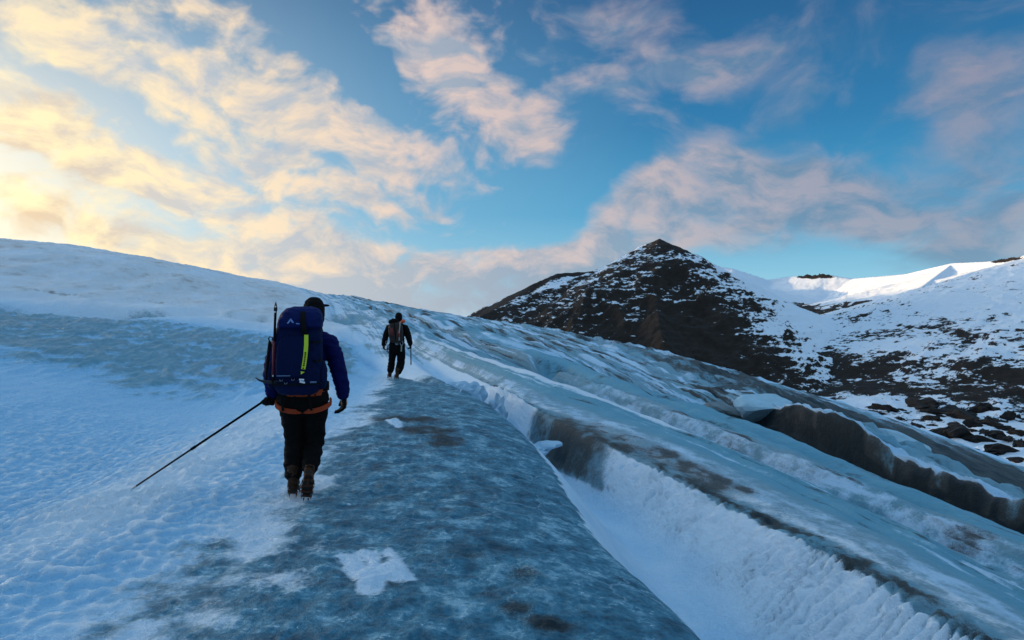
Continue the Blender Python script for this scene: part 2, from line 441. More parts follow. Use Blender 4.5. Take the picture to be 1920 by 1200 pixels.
# ------------------------------------------------------------------ glacier: crests and troughs as lines in plan, lofted
# every row: distance Y, then (X, z) of the nineteen crest / trough lines from far left to far right
SL = {
    4:   [(-14, 1.2), (-6.4, -.02), (-5.2, -.30), (-4.3, -.26), (-3.45, -.04), (-1.7, .02), (0, -.03), (1.0, -.22), (2.3, -1.9), (3.9, -1.05), (6.0, -1.65), (8.0, -2.2), (11, -2.8), (13, -6), (15, -6.5), (17, -5), (20, -6), (28, -10), (60, -25)],
    6.6: [(-18, 2.0), (-9, .15), (-6.5, -.34), (-5.0, -.30), (-3.6, .0), (-1.9, .0), (-.4, -.05), (.6, -.27), (2.1, -1.9), (3.95, -1.15), (6.2, -1.7), (8.6, -2.2), (11.5, -2.9), (13.2, -6), (15.5, -6.5), (17.5, -5), (21, -6.2), (30, -10.5), (62, -26)],
    10:  [(-24, 3.2), (-11, .5), (-8, -.1), (-5.6, -.35), (-3.9, -.02), (-2.2, .03), (-1.0, -.02), (.3, -.25), (1.8, -1.6), (3.2, -1.05), (5.6, -1.5), (7.4, -2.1), (10.5, -2.9), (12.5, -6), (15, -6.5), (17.5, -4.9), (21, -6.2), (31, -10.5), (64, -26)],
    15:  [(-32, 4.8), (-14, .9), (-9.5, .2), (-6.3, -.25), (-4.25, .02), (-2.8, .04), (-1.7, .0), (-.5, -.15), (.55, -1.5), (1.05, -.5), (3.9, -1.0), (6.0, -1.95), (10.3, -3.15), (12.5, -6.5), (15.5, -7), (18, -4.9), (22, -6.5), (33, -11), (66, -27)],
    22:  [(-42, 6.5), (-17, 1.3), (-11, .5), (-7.5, -.05), (-5.2, .05), (-3.8, -.02), (-3.1, -.03), (-2.5, -.06), (-1.7, -.5), (-.9, -.25), (-.1, .0), (1.8, -.5), (9.3, -2.55), (11.5, -6), (14.5, -7), (15.6, -5.0), (21, -6.8), (34, -12), (68, -27)],
    32:  [(-50, 7.5), (-22, 1.85), (-14, 1.2), (-10, .7), (-7.5, .5), (-6, .50), (-5.4, .45), (-5.0, .4), (-4.5, .15), (-4.1, .35), (-3.7, .55), (-2.5, .2), (3.0, -.75), (10.5, -4.5), (12.5, -5.2), (14.0, -3.9), (20, -6.2), (35, -13), (70, -28)],
    45:  [(-58, 8.6), (-30, 4.2), (-20, 2.8), (-14, 2.1), (-11.5, 1.9), (-10, 1.8), (-9.2, 1.6), (-8.7, 1.5), (-8.2, 1.35), (-7.8, 1.42), (-7.4, 1.5), (-6, 1.1), (-1, .4), (4, -.9), (8, -1.9), (10.5, -2.5), (20, -5.4), (36, -13), (72, -29)],
    65:  [(-70, 10.5), (-42, 8.3), (-31.3, 6.8), (-24, 5.2), (-19, 4.1), (-17, 3.6), (-16, 3.35), (-15.5, 3.25), (-15, 3.1), (-14.5, 3.05), (-14, 3.0), (-12, 2.5), (-6, 1.7), (-1, .8), (3, -.1), (6, -.8), (18, -3.4), (36, -9.8), (74, -25)],
    100: [(-95, 12.5), (-65, 11.2), (-48, 8.9), (-38, 7.2), (-34, 6.6), (-31, 6.0), (-29.5, 5.6), (-29, 5.5), (-28.5, 5.35), (-28, 5.25), (-27.5, 5.1), (-25, 4.6), (-18, 3.4), (-11, 2.4), (-6, 1.7), (-2, 1.0), (12, -1.5), (34, -7), (64, -17)],
    160: [(-150, 11), (-105, 11), (-80, 9), (-64, 7), (-58, 6), (-53, 5.6), (-51, 5.2), (-50, 5.0), (-49, 4.9), (-48, 4.8), (-47, 4.7), (-44, 4.0), (-34, 2.5), (-24, 1), (-16, 0), (-10, -2), (8, -6), (34, -15), (66, -26)],
    320: [(-300, -4), (-210, -4), (-160, -6), (-130, -8), (-118, -8), (-106, -9), (-102, -10), (-100, -10), (-98, -11), (-96, -11), (-94, -12), (-88, -13), (-68, -15), (-48, -20), (-32, -24), (-20, -28), (16, -36), (68, -60), (132, -80)],
}
CREST = {4: (8.6, -1.95), 6.6: (9.2, -1.95), 10: (8.1, -1.92), 15: (6.75, -1.64), 22: (4.35, -1.0), 32: (1.1, -.25), 45: (-3.9, .95), 65: (-10, 2.42), 100: (-23, 4.35), 160: (-41, 3.6), 320: (-82, -14)}
ROLL = {10: (5.6, -1.42), 15: (3.9, -.90), 22: (-.1, .12), 32: (-3.7, .65)}
TROUGH = {10: (7.4, -2.25), 15: (6.0, -2.12), 22: (3.6, -1.62), 32: (.5, -.68), 45: (-4.5, .78), 65: (-11, 2.35)}
LIP = {15: (10.3, -3.1), 22: (9.3, -2.72), 32: (8.0, -3.0), 45: (1.5, -.25)}
DEEP = {22: (10.1, -6.5), 32: (9.3, -5.2)}
DEEP2 = {15: (17.0, -7.5), 22: (14.4, -7.0), 32: (12.7, -5.4), 10: (16.6, -7), 6.6: (16.7, -7), 4: (16.2, -7)}
FARTOP = {15: (18, -4.2), 22: (15.2, -3.95), 32: (12.9, -2.75), 10: (17.5, -4.4)}
for y, row in SL.items():
    for idx, tab in ((10, ROLL), (11, TROUGH), (12, LIP), (13, DEEP), (14, DEEP2), (15, FARTOP)):
        if y in tab:
            row[idx] = tab[y]
    row.insert(12, CREST[y])
    row.append((row[-1][0] + 20 + .6 * y, row[-1][1] - 10 - .25 * y))
NF = 21
KW = np.array([0, 1, 2, 3, 4, 5, 6, 7, 8, 9, 10, 11, 11.5, 12, 13, 14, 15, 16, 17, 18, 19.])
NCOL = [80, 110, 100, 80, 130, 110, 80, 90, 100, 90, 75, 30, 55, 25, 25, 40, 55, 55, 30, 8]
ys_k = sorted(SL)
pk = np.log(np.array(ys_k, float) + 9.0)
KX = np.array([[SL[y][k][0] for k in range(NF)] for y in ys_k])
KZ = np.array([[SL[y][k][1] for k in range(NF)] for y in ys_k])


SL[1] = list(SL[4])
SL[-7] = [(x, z - .1) for x, z in SL[4]]
ys_k = sorted(SL)
pk = np.log(np.array(ys_k, float) + 9.0)
KX = np.array([[SL[y][k][0] for k in range(NF)] for y in ys_k])
KZ = np.array([[SL[y][k][1] for k in range(NF)] for y in ys_k])


def build_rows():
    ya = np.linspace(2.9, 150, 60000)
    den = 0.62 * (1 / ya ** 2) / np.trapz(1 / ya ** 2, ya) + 0.38 * (1 / ya) / np.trapz(1 / ya, ya)
    cum = np.concatenate([[0], np.cumsum((den[1:] + den[:-1]) / 2 * np.diff(ya))])
    cum /= cum[-1]
    mid = np.interp(np.linspace(0, 1, 640), cum, ya)
    return np.concatenate([np.linspace(-7, 2.6, 14), mid, np.geomspace(160, 320, 8)])


YR = build_rows()
KI = np.concatenate([np.linspace(k, k + 1, n, endpoint=False) for k, n in enumerate(NCOL)] + [[NF - 1]])


def glacier_surface():
    # the columns of the sheet run along the crests, so that edges stay crisp
    p = np.log(YR + 9.0)
    FX = np.stack([pchip(pk, KX[:, k], p) for k in range(NF)], 1)
    FZ = np.stack([pchip(pk, KZ[:, k], p) for k in range(NF)], 1)
    idx = np.arange(NF, dtype=float)
    X = np.stack([pchip(idx, fx, KI) for fx in FX])
    X = np.maximum.accumulate(X, 1)
    Z = np.stack([pchip(fx, fz, xr) for fx, fz, xr in zip(FX, FZ, X)])
    W = np.repeat(np.interp(KI, idx, KW)[None, :], len(YR), 0)
    Y = np.repeat(YR[:, None], len(KI), 1)
    P = np.log(Y + 9.0) * 9.0
    Ww = W + (0.05 * fbm(P * 1.3, W * 0.7, 3, 3) + 0.03 * fbm(P * 5, W * 2, 3, 9)) * sst(6.6, 8.2, W)
    return X, Y, Z, W, Ww, P


gX, gY, gZ, gW, gWw, gP = glacier_surface()


# narrow crevices that follow the flow: (line, near Y, far Y, half width, depth)
GROOVES = [(10.42, 17, 44, .055, .55), (10.72, 13, 34, .040, .40), (10.90, 15, 27, .045, .60), (11.62, 12, 40, .035, .60), (11.74, 15, 60, .040, .70), (11.93, 13, 30, .035, .6), (11.88, 22, 70, .04, .5), (12.35, 40, 85, .07, .5),
           (12.8, 42, 95, .06, .6), (13.3, 40, 95, .08, .6), (13.9, 42, 90, .07, .6), (14.5, 40, 90, .08, .7), (15.22, 22, 60, .045, .5), (15.42, 18, 80, .05, .6),
           (15.62, 24, 90, .05, .6), (15.85, 16, 70, .06, .7), (16.15, 24, 90, .05, .7), (16.4, 20, 90, .06, .8), (16.7, 22, 90, .06, .8), (9.72, 9, 15, .03, .06), (11.12, 26, 60, .05, .4), (10.1, 30, 60, .05, .3)]


def groove_field(W, Y, P):
    h = np.zeros_like(W); m = np.zeros_like(W)
    p = P[:, 0]; y = Y[:, 0]
    for q, (w0, ya, yb, hw, dp) in enumerate(GROOVES):
        on = sst(ya, ya * 1.15, y) * (1 - sst(yb * .8, yb, y)) * np.clip(.55 + 1.2 * fbm(p * .7, p * 0 + q * 3.1, 3, 700 + q), 0, 1)
        c = w0 + .10 * fbm(p * .45, p * 0 + q * 1.7, 3, 720 + q)
        c0, c1 = np.searchsorted(W[0], [w0 - .45, w0 + .45])
        sl = slice(max(c0, 0), c1)
        g = np.exp(-np.abs((W[:, sl] - c[:, None]) / hw) ** 1.5) * on[:, None]
        h[:, sl] = np.maximum(h[:, sl], g * dp); m[:, sl] = np.maximum(m[:, sl], g)
    return h, m


def flutes(X, Y):
    """ripples that run down the snow bank, merging and dying out"""
    w1, w2 = fbm(X * 1.3, Y * .9, 4, 31), fbm(X * .35, Y * .22, 4, 21)
    amp = np.clip(.55 + .9 * fbm(X * .9 + 5, Y * .8, 3, 63), .12, 1)
    a = np.abs(np.sin(np.pi * (4.3 * Y - 2.3 * X + 1.7 * w1 + 1.6 * w2))) ** .7
    b = np.abs(np.sin(np.pi * (6.9 * Y - 2.6 * X + 2.3 * w1 - 1.1 * w2))) ** .8
    k = sst(-.15, .2, fbm(X * .8, Y * .7 + 9, 3, 64))
    return (a * k + b * (1 - k)) * amp + .5 * (1 - amp) + .22 * fbm(X * 3.5, Y * 5, 3, 66)


def glacier_detail():
    X, Y, Z, W, P = gX, gY, gZ.copy(), gWw, gP
    far = sst(16, 45, Y)
    n_big = fbm(X * 0.35, Y * 0.22, 4, 21)
    n_mid = fbm(X * 1.3, Y * 0.9, 4, 31)
    n_fine = fbm(X * 5.2, Y * 4.2, 4, 41)
    left = 1 - sst(4.3, 5.0, W)
    path = sst(4.3, 5.2, W) * (1 - sst(6.9, 7.3, W))
    Z += 0.035 * n_mid * (1 + 1.2 * far) + 0.05 * n_big * (1 + 5 * far)
    Z += 0.014 * n_fine * (0.5 + 1.5 * path) + .010 * path * fbm(X * 16, Y * 13, 2, 43)
    # sun cups on the near hump and the slope
    cell = worley(X * 9.5 + 0.6 * n_fine, Y * 7.6 + 0.6 * n_mid, 3)
    Z += 0.085 * (np.minimum(cell, 0.70) ** 2) * left * (1 - sst(9, 16, Y)) * (0.6 + 0.8 * sst(-.3, .3, n_mid))
    # rough ice band on the slope further up
    band = sst(15, 19, Y) * (1 - sst(31, 36, Y)) * (1 - sst(3.9, 4.6, W))
    Z += (0.20 * fbm(X * 1.5, Y * 0.55, 4, 55, ridged=True) + .07 * fbm(X * 4, Y * 1.8, 3, 57)) * band
    # flutes down the snow bank
    bank = sst(8.15, 8.5, W) * (1 - sst(8.95, 9.2, W)) * (1 - sst(11.5, 14, Y))
    fl = flutes(X, Y)
    Z += bank * (0.15 * (fl - .5) + 0.07 * fbm(Y * 9 - X * 4, W * 4, 2, 62) + 0.10 * fbm(X * .7, Y * .7, 3, 64) * (1 - sst(8.6, 8.95, W)))
    # broken crest and overhanging lumps on the dirty rim
    rim = np.exp(-((W - 9.0) / 0.28) ** 2) * (1 - sst(16, 24, Y))
    Z += rim * (0.035 * fbm(P * 6, W * 3, 4, 71) + 0.02 * n_fine)
    # torn snow in the head of the gully
    tear = np.exp(-((X + .7) / 1.2) ** 2 - ((Y - 17) / 3.4) ** 2) * sst(7.5, 7.9, W) * (1 - sst(8.8, 9.1, W))
    Z += tear * (0.42 * fbm(X * 2.4, Y * 1.6, 5, 81, .6, ridged=True) + 0.10)
    # long ice ribs running with the flow on the right
    rib = sst(10.1, 11, W) * sst(9, 30, Y) * (1 - .8 * np.exp(-((W - 11.4) / .35) ** 2) * (1 - sst(24, 34, Y)))
    rb = fbm(W * 3.6 + 0.35 * n_big, P * 0.35, 3, 91, 0.42, ridged=True)
    Z += rib * rb * (0.08 + 0.22 * sst(18, 60, Y))
    Z += sst(9.5, 10, W) * (1 - sst(12, 12.2, W)) * (.085 * fbm(W * 8, P * .6, 3, 93, .5, ridged=True) + .03 * n_mid)
    deb = sst(14.6, 15.6, W)
    Z += deb * (0.55 * fbm(W * 5, P * 1.6, 4, 101, 0.55, ridged=True) + 0.35 * fbm(X * .8, Y * .5, 4, 103)) * sst(8, 26, Y)
    wall = sst(12.2, 12.6, W) * (1 - sst(14.8, 15.1, W)) * (1 - sst(38, 50, Y))
    Z += wall * (0.5 * fbm(W * 2, P * 2.2, 4, 111) + .30 * fbm(P * 3.4, W * .5, 3, 119, ridged=True))
    Z -= 1.5 * np.exp(-np.abs((W - 16.05 - .12 * fbm(P * .8, P * 0, 3, 121)) / .16) ** 2.5) * sst(19, 23, Y) * (1 - sst(38, 46, Y)) * np.clip(.5 + 1.6 * fbm(P * .9, P * 0 + 4, 3, 123), 0, 1)
    Z += (0.75 * fbm(P * 1.1, W * .3 + 5, 3, 113, .45) + .22 * fbm(P * 4.0, W * .8, 3, 115, ridged=True)) * np.exp(-((W - 15) / .55) ** 2) * (1 - sst(34, 45, Y))
    Z += 0.10 * fbm(P * 4, W * 1.2, 4, 117) * np.exp(-((W - 11.4) / .25) ** 2) * (1 - sst(24, 34, Y))
    Z -= groove_field(gW, Y, P)[0]
    # cracks, hollows and holes: (x0,y0,x1,y1,half width,depth)
    for x0, y0, x1, y1, hw, dp in [(-28, 32, -20, 35.5, 1.3, 1.5), (-20, 35.5, -17.3, 39.8, .9, .9), (-15.2, 40.2, -13.5, 39.6, .6, .9), (-13, 52, -10.3, 45, 1.1, 1.0),
                                   (-10.3, 45, -9.1, 43, .8, 1.1), (-8.4, 37, -7.0, 33, .35, .4), (-6.6, 30, -4.7, 25, .25, .35), (-4.0, 20, -5.5, 24, .2, .12),
                                   (1.9, 30.2, 1.5, 32.4, .55, 1.6), (1.5, 32.4, 0.5, 36, .22, .35), (1.9, 30, 3.4, 26, .18, .25),
                                   (5.6, 27.5, 8.0, 22.5, .22, .6), (-2.2, 55, 0.2, 49, .7, .8), (-4.4, 24.5, -2.1, 19.5, .3, .25), (-14, 62, -9, 56, .8, .6)]:
        dx, dy = x1 - x0, y1 - y0
        t = np.clip(((X - x0) * dx + (Y - y0) * dy) / (dx * dx + dy * dy), 0, 1)
        dd = np.hypot((X - x0 - t * dx), (Y - y0 - t * dy) * 0.8) + 0.3 * hw * n_mid
        Z -= dp * np.exp(-(dd / hw) ** 2) * (1 - 0.5 * (2 * t - 1) ** 2)
    return Z


gZ = glacier_detail()


def ground(x, y):
    r = int(np.clip(np.searchsorted(YR, y) - 1, 0, len(YR) - 2))
    t = (y - YR[r]) / (YR[r + 1] - YR[r])
    return float(np.interp(x, gX[r], gZ[r]) * (1 - t) + np.interp(x, gX[r + 1], gZ[r + 1]) * t)


def gp(px, py):
    """point on the ice seen at this place of the photograph (march along the ray)"""
    y = 3.0
    while y < 60:
        x = (px - 960) / F * y
        if CAMZ + (600 - py) / F * y <= ground(x, y):
            return x, y
        y *= 1.01
    return x, y


# remnants of old snow lying in the ice of the path
PATCHES = [[(648, 1050), (668, 1046), (684, 1068), (692, 1064), (686, 1036), (700, 1040), (716, 1062), (724, 1056), (722, 1022), (738, 1036), (762, 1062), (772, 1084), (748, 1088), (728, 1084), (712, 1092), (708, 1106), (690, 1112), (668, 1098), (656, 1076)],
           [(727, 789), (740, 787), (756, 797), (748, 803), (734, 800)]]


def glacier_masks():
    X, Y, W, P = gX, gY, gWw, gP
    n1 = fbm(X * 1.1, Y * 0.8, 5, 201)
    n2 = fbm(X * 0.25, Y * 0.16, 4, 211)
    n3 = fbm(X * 3.1, Y * 2.4, 4, 221)
    streak = fbm(W * 5.0 + 0.5 * n2, P * 0.9, 4, 231)
    streak2 = fbm(W * 11.0 + 0.5 * n2, P * 1.1, 3, 241)
    def bump(c, s): return np.exp(-((W - c) / s) ** 2)
    def box(a, b, s=.08): return sst(a - s, a + s, W) * (1 - sst(b - s, b + s, W))
    near22 = 1 - sst(19, 24, Y)
    # blue path ice
    pl = 4.95 + 0.55 * n1 + 0.35 * n3
    path = sst(pl - .6, pl + .6, W) * (1 - sst(7.08, 7.18, W + .10 * n3 + .06 * fbm(P * 30, W * 4, 2, 261))) * near22
    path *= 1 - 0.75 * np.exp(-((X + 3.8) / .8) ** 2 - ((Y - 17.5) / 3) ** 2)
    snow = np.where(W < 7.15, 1 - path, 0.0)
    snow = np.maximum(snow, box(7.15, 8.95, .05) * (1 - .0 * n1))
    # slope: rough ice band and grey upper slope
    band = sst(15, 20, Y + 5 * n2) * (1 - sst(30, 37, Y)) * (1 - sst(4.0, 4.7, W))
    rough = fbm(X * 1.5, Y * 0.55, 4, 55, ridged=True)
    snow -= band * (0.50 + 0.9 * (rough - .35) + .3 * n1)
    up = sst(34, 42, Y) * (1 - sst(4.6, 5.4, W))
    snow -= up * (0.22 + 0.6 * n1 + .5 * n2)
    
    midup = sst(24, 30, Y) * sst(4.2, 4.8, W) * (1 - sst(9.8, 10.3, W))
    snow = np.where(midup > 0, snow * (1 - midup) + midup * (0.55 + .6 * n1 + .5 * streak), snow)
    # roll behind the dirty rim, the white snow lines in the troughs, blue hollows
    roll = box(9.2, 10.0, .12)
    snow = np.maximum(snow, box(9.1, 9.62, .14) * (0.50 + .30 * n3 + .3 * n1))
    snow = np.maximum(snow, roll * (0.16 + .3 * n3 + .2 * n1))
    line1 = np.exp(-((W - 10.06) / (0.085 + .03 * n3)) ** 2) * sst(13.5, 16.5, Y) * (1 - sst(34, 50, Y))
    line2 = np.exp(-((W - 10.98) / (0.10 + .04 * n3)) ** 2) * (1 - sst(18.5, 21, Y)) * sst(2, 9, Y)
    lines = np.maximum(line1, line2)
    farz = sst(9.9, 10.4, W) * sst(18, 40, Y)
    snow = np.maximum(snow, farz * (0.38 + 1.5 * streak + .8 * streak2))
    face = box(11.08, 11.55, .06) * (1 - sst(24, 32, Y))
    snow = np.maximum(snow, face * (0.52 + .5 * n3 + .3 * n1))
    lip = bump(15.05, .16 + .06 * n1) * (1 - sst(31, 37, Y))
    snow = np.maximum(snow, lip * (1.15 + .4 * n3))
    outer = sst(15.4, 16, W) * (1 - sst(60, 85, Y))
    snow = np.where(outer > .01, snow * (1 - outer) + outer * (0.08 + .9 * streak + .3 * n3), snow)
    teal = 0.55 + .6 * n2 + .45 * streak
    teal = np.maximum(teal, box(10.05, 11.3, .1) * .9)
    teal = np.where(roll > .3, .35 + .75 * sst(9.45, 9.75, W) + .3 * n1, teal)
    teal = np.maximum(teal, box(11.55, 12.1, .05))
    near_str = sst(9.5, 9.9, W) * (1 - sst(12.05, 12.2, W)) * (1 - sst(24, 40, Y))
    snow = np.maximum(snow, near_str * (0.10 + 1.2 * streak2 + .9 * streak + .3 * n3))
    snow = snow * (1 - .75 * (box(10.2, 10.9, .08) + box(11.55, 12.08, .05)) * (1 - sst(28, 40, Y)))
    snow = np.maximum(snow, lines * 1.3)
    # dirt, plus shade painted into the dark chasm
    dirt = np.zeros_like(X)
    rimd = bump(9.04, .15 + .05 * n1) * (0.52 + .5 * n1 + .9 * n3)
    dirt = np.maximum(dirt, rimd * (1 - sst(20, 26, Y)))
    brown = box(8.25, 9.35, .2) * np.exp(-((X - .35) / 1.5) ** 2 - ((Y - 14.0) / 2.4) ** 2)
    dirt = np.maximum(dirt, brown * (1.0 + .7 * n1 + .4 * n3))
    snow = snow * (1 - 0.9 * sst(.25, .6, brown * (1 + n1)))
    brown2 = box(8.95, 9.45, .12) * sst(10, 11.5, Y) * (1 - sst(14, 17, Y))
    dirt = np.maximum(dirt, brown2 * (0.62 + .7 * n1 + .5 * n3))
    dirt = np.maximum(dirt, face * (0.16 + .8 * n1 + .3 * n3 + .16 * sst(14, 10, Y)))
    dirt = np.maximum(dirt, box(12.12, 14.80, .06) * (1.02 + .3 * n3) * (1 - sst(35, 41, Y)))  # dark wall ice, blackened further with the chasm's shade painted in
    dirt = np.maximum(dirt, box(14.7, 14.97, .03) * (0.62 + .6 * n1 + .7 * fbm(P * 3.4, W * .5, 3, 119, ridged=True)) * (1 - sst(34, 41, Y)))
    dirt = np.maximum(dirt, sst(15.15, 15.9, W) * (0.64 + .20 * sst(15.8, 16.4, W) + .8 * streak2 + .6 * streak + .3 * n3) * (1 - sst(70, 95, Y)))
    dirt = np.maximum(dirt, sst(16.3, 17.0, W) * (0.90 + .7 * n1) * (1 - sst(60, 90, Y)))
    dirt = np.maximum(dirt, farz * (0.18 - 1.1 * streak + 1.0 * streak2 + .3 * n2 + .10 * sst(10.5, 13, W)))
    dirt = np.maximum(dirt, up * (0.05 + .55 * n1 + .5 * n2))
    dirt = np.maximum(dirt, near_str * (0.08 + .16 * sst(11.3, 12, W) - .9 * streak2 + .5 * n1 + .7 * fbm(W * 17, P * 1.2, 3, 251)))
    for x, y, rx, ry, am in [(-1.65, 11.6, .75, .6, .8), (-1.2, 10.6, .5, .6, .95), (-.92, 9.8, .3, .6, .95), (0.0, 4.2, .16, .22, .7), (.22, 4.0, .2, .14, .75), (.1, 4.45, .5, .3, .45),
                             (-.33, 5.1, .25, .25, .55), (.1, 4.7, .2, .3, .5), (-.75, 4.45, .2, .1, .6), (-1.7, 4.15, .25, .3, .4), (-.2, 7.0, .3, .35, .35),
                             (-26, 41, 3, .8, .55), (-29, 38, 2.5, .7, .55), (-21, 43, 2.5, .6, .5), (-33, 46, 3, .6, .5), (-9.2, 43.5, .6, .4, .9), (-1, 51, 1.3, 2.2, .75), (-36, 52, 4, 1, .45)]:
        dirt = np.maximum(dirt, am * np.exp(-((X - x) / rx) ** 2 - ((Y - y) / ry) ** 2) * (1 + .9 * n3 + .5 * n1))
    teal = teal * (1 - .8 * up)
    for x, y, rx, ry in [(-24, 34.3, 5.5, 1.5), (-18.6, 37.8, 1.2, 1.6), (-14.4, 40, 1.1, .7), (-11.3, 47.8, 2.0, 3.0), (1.8, 31, .6, 1.0)]:
        g = np.exp(-((X - x) / rx) ** 2 - ((Y - y) / ry) ** 2)
        snow = snow * (1 - .95 * g); teal = np.maximum(teal, g)
    hol = np.clip(box(10.2, 10.9, .08) + box(11.55, 12.08, .05), 0, 1) * (1 - sst(28, 40, Y))
    snow = np.maximum(snow * (1 - .7 * hol), lines * 1.3)
    dirt = dirt * (1 - lines)
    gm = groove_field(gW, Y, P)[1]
    dirt = np.maximum(dirt, gm * (.75 + .5 * n1))  # ice darkened along each groove
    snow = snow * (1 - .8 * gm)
    # patches of snow left on the path
    for x, y, r, am in [(-1.5, 4.5, .45, .5), (-1.45, 5.1, .35, .5), (-1.2, 5.9, .3, .3), (-1.0, 4.0, .3, .3)]:
        g = am * np.exp(-((X - x) / r) ** 2 - ((Y - y) / r / .7) ** 2) * (1 + n3)
        snow = np.maximum(snow, g * (W < 7.1))
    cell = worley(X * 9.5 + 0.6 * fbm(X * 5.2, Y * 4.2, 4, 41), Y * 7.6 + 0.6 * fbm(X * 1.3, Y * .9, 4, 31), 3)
    crust = (1 - sst(4.5, 5.2, W)) * (1.12 - 1.25 * np.exp(-((W - 4.08) / (.30 + .12 * n1)) ** 2) * sst(4, 6, Y) * (1 - sst(14, 20, Y)) - .85 * sst(.32, .80, cell) * (1 - sst(10, 17, Y)) + .3 * n1)  # cup floors bluer, rims and left crest whiter: lit relief painted in
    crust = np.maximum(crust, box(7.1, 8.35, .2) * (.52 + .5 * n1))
    crust = np.maximum(crust, box(8.3, 9.0, .1) * (1 - sst(12, 15, Y)) * .9 * sst(.42, .05, flutes(X, Y)))  # flute troughs painted bluer, standing for their shade
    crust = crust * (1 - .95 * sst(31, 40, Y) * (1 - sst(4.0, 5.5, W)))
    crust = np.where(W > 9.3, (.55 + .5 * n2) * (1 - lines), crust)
    for pts in PATCHES:
        pg = np.array([gp(*q) for q in pts])
        near = (X > pg[:, 0].min() - .3) & (X < pg[:, 0].max() + .3) & (Y > pg[:, 1].min() - .3) & (Y < pg[:, 1].max() + .3)
        xs, ys = X[near] + .03 * n3[near], Y[near] + .05 * n1[near]
        ins = np.zeros(xs.shape, bool); dmin = np.full(xs.shape, 9.0)
        for (x0, y0), (x1, y1) in zip(pg, np.roll(pg, -1, 0)):
            cr = ((y0 > ys) != (y1 > ys)) & (xs < (x1 - x0) * (ys - y0) / (y1 - y0 + 1e-12) + x0)
            ins ^= cr
            t = np.clip(((xs - x0) * (x1 - x0) + (ys - y0) * (y1 - y0)) / ((x1 - x0) ** 2 + (y1 - y0) ** 2), 0, 1)
            dmin = np.minimum(dmin, np.hypot(xs - x0 - t * (x1 - x0), ys - y0 - t * (y1 - y0)))
        sd = np.where(ins, dmin, -dmin)
        f = sst(-.11, .09, sd + .01 + .10 * n3[near])
        snow[near] = np.maximum(snow[near], 1.0 * f); dirt[near] *= 1 - f; crust[near] = np.where(f > .02, .45 * f, crust[near])
        gZ[near] += .014 * sst(-.01, .05, sd)
    cl = lambda a: np.clip(a, 0, 1.2)
    warm_tint = cl(sst(33, 44, Y) * (1 - sst(3.6, 4.9, W)) * (.62 + .8 * n2 + .5 * n1))  # warm beige tint over the far upper left slope
    return dict(warm_tint=warm_tint, crust=cl(crust), snow=cl(snow), dirt=cl(dirt), path=cl(path), teal=np.clip(teal, 0, 1))


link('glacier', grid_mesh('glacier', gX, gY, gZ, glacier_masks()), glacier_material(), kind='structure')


# ------------------------------------------------------------------ mountains
def wp(px, py, Y):
    return ((px - 960) / F * Y, Y, CAMZ + (600 - py) / F * Y)


def ridge_field(X, Y, ridges, floor):
    """highest of the slopes falling away from each crest line"""
    Z = np.full(X.shape, -1e9)
    D = np.full(X.shape, 1e9)
    for pts, sl, curve in ridges:
        best = np.full(X.shape, -1e9)
        for (x0, y0, z0), (x1, y1, z1) in zip(pts[:-1], pts[1:]):
            dx, dy = x1 - x0, y1 - y0
            t = np.clip(((X - x0) * dx + (Y - y0) * dy) / (dx * dx + dy * dy), 0, 1)
            d = np.hypot(X - x0 - t * dx, Y - y0 - t * dy)
            h = z0 + t * (z1 - z0) - sl * d * (1 - curve * np.clip(d / 900, 0, 0.8))
            best = np.maximum(best, h)
            D = np.minimum(D, d)
        Z = np.maximum(Z, best)
    k = 14.0
    return np.where(Z > floor, Z, floor) if k == 0 else floor + np.logaddexp((Z - floor) / k, 0) * k, D


def fan(px0, px1, nc, y0, y1, nr):
    pxs = np.linspace(px0, px1, nc)
    yr = np.geomspace(y0, y1, nr)
    X = (pxs[None, :] - 960) / F * yr[:, None]
    return X, np.repeat(yr[:, None], nc, 1)


def slope_of(X, Y, Z):
    P = np.stack([X, Y, Z], -1)
    du = np.gradient(P, axis=1); dv = np.gradient(P, axis=0)
    n = np.cross(du, dv)
    n /= np.linalg.norm(n, axis=-1, keepdims=True) + 1e-9
    return np.abs(n[..., 2]), n


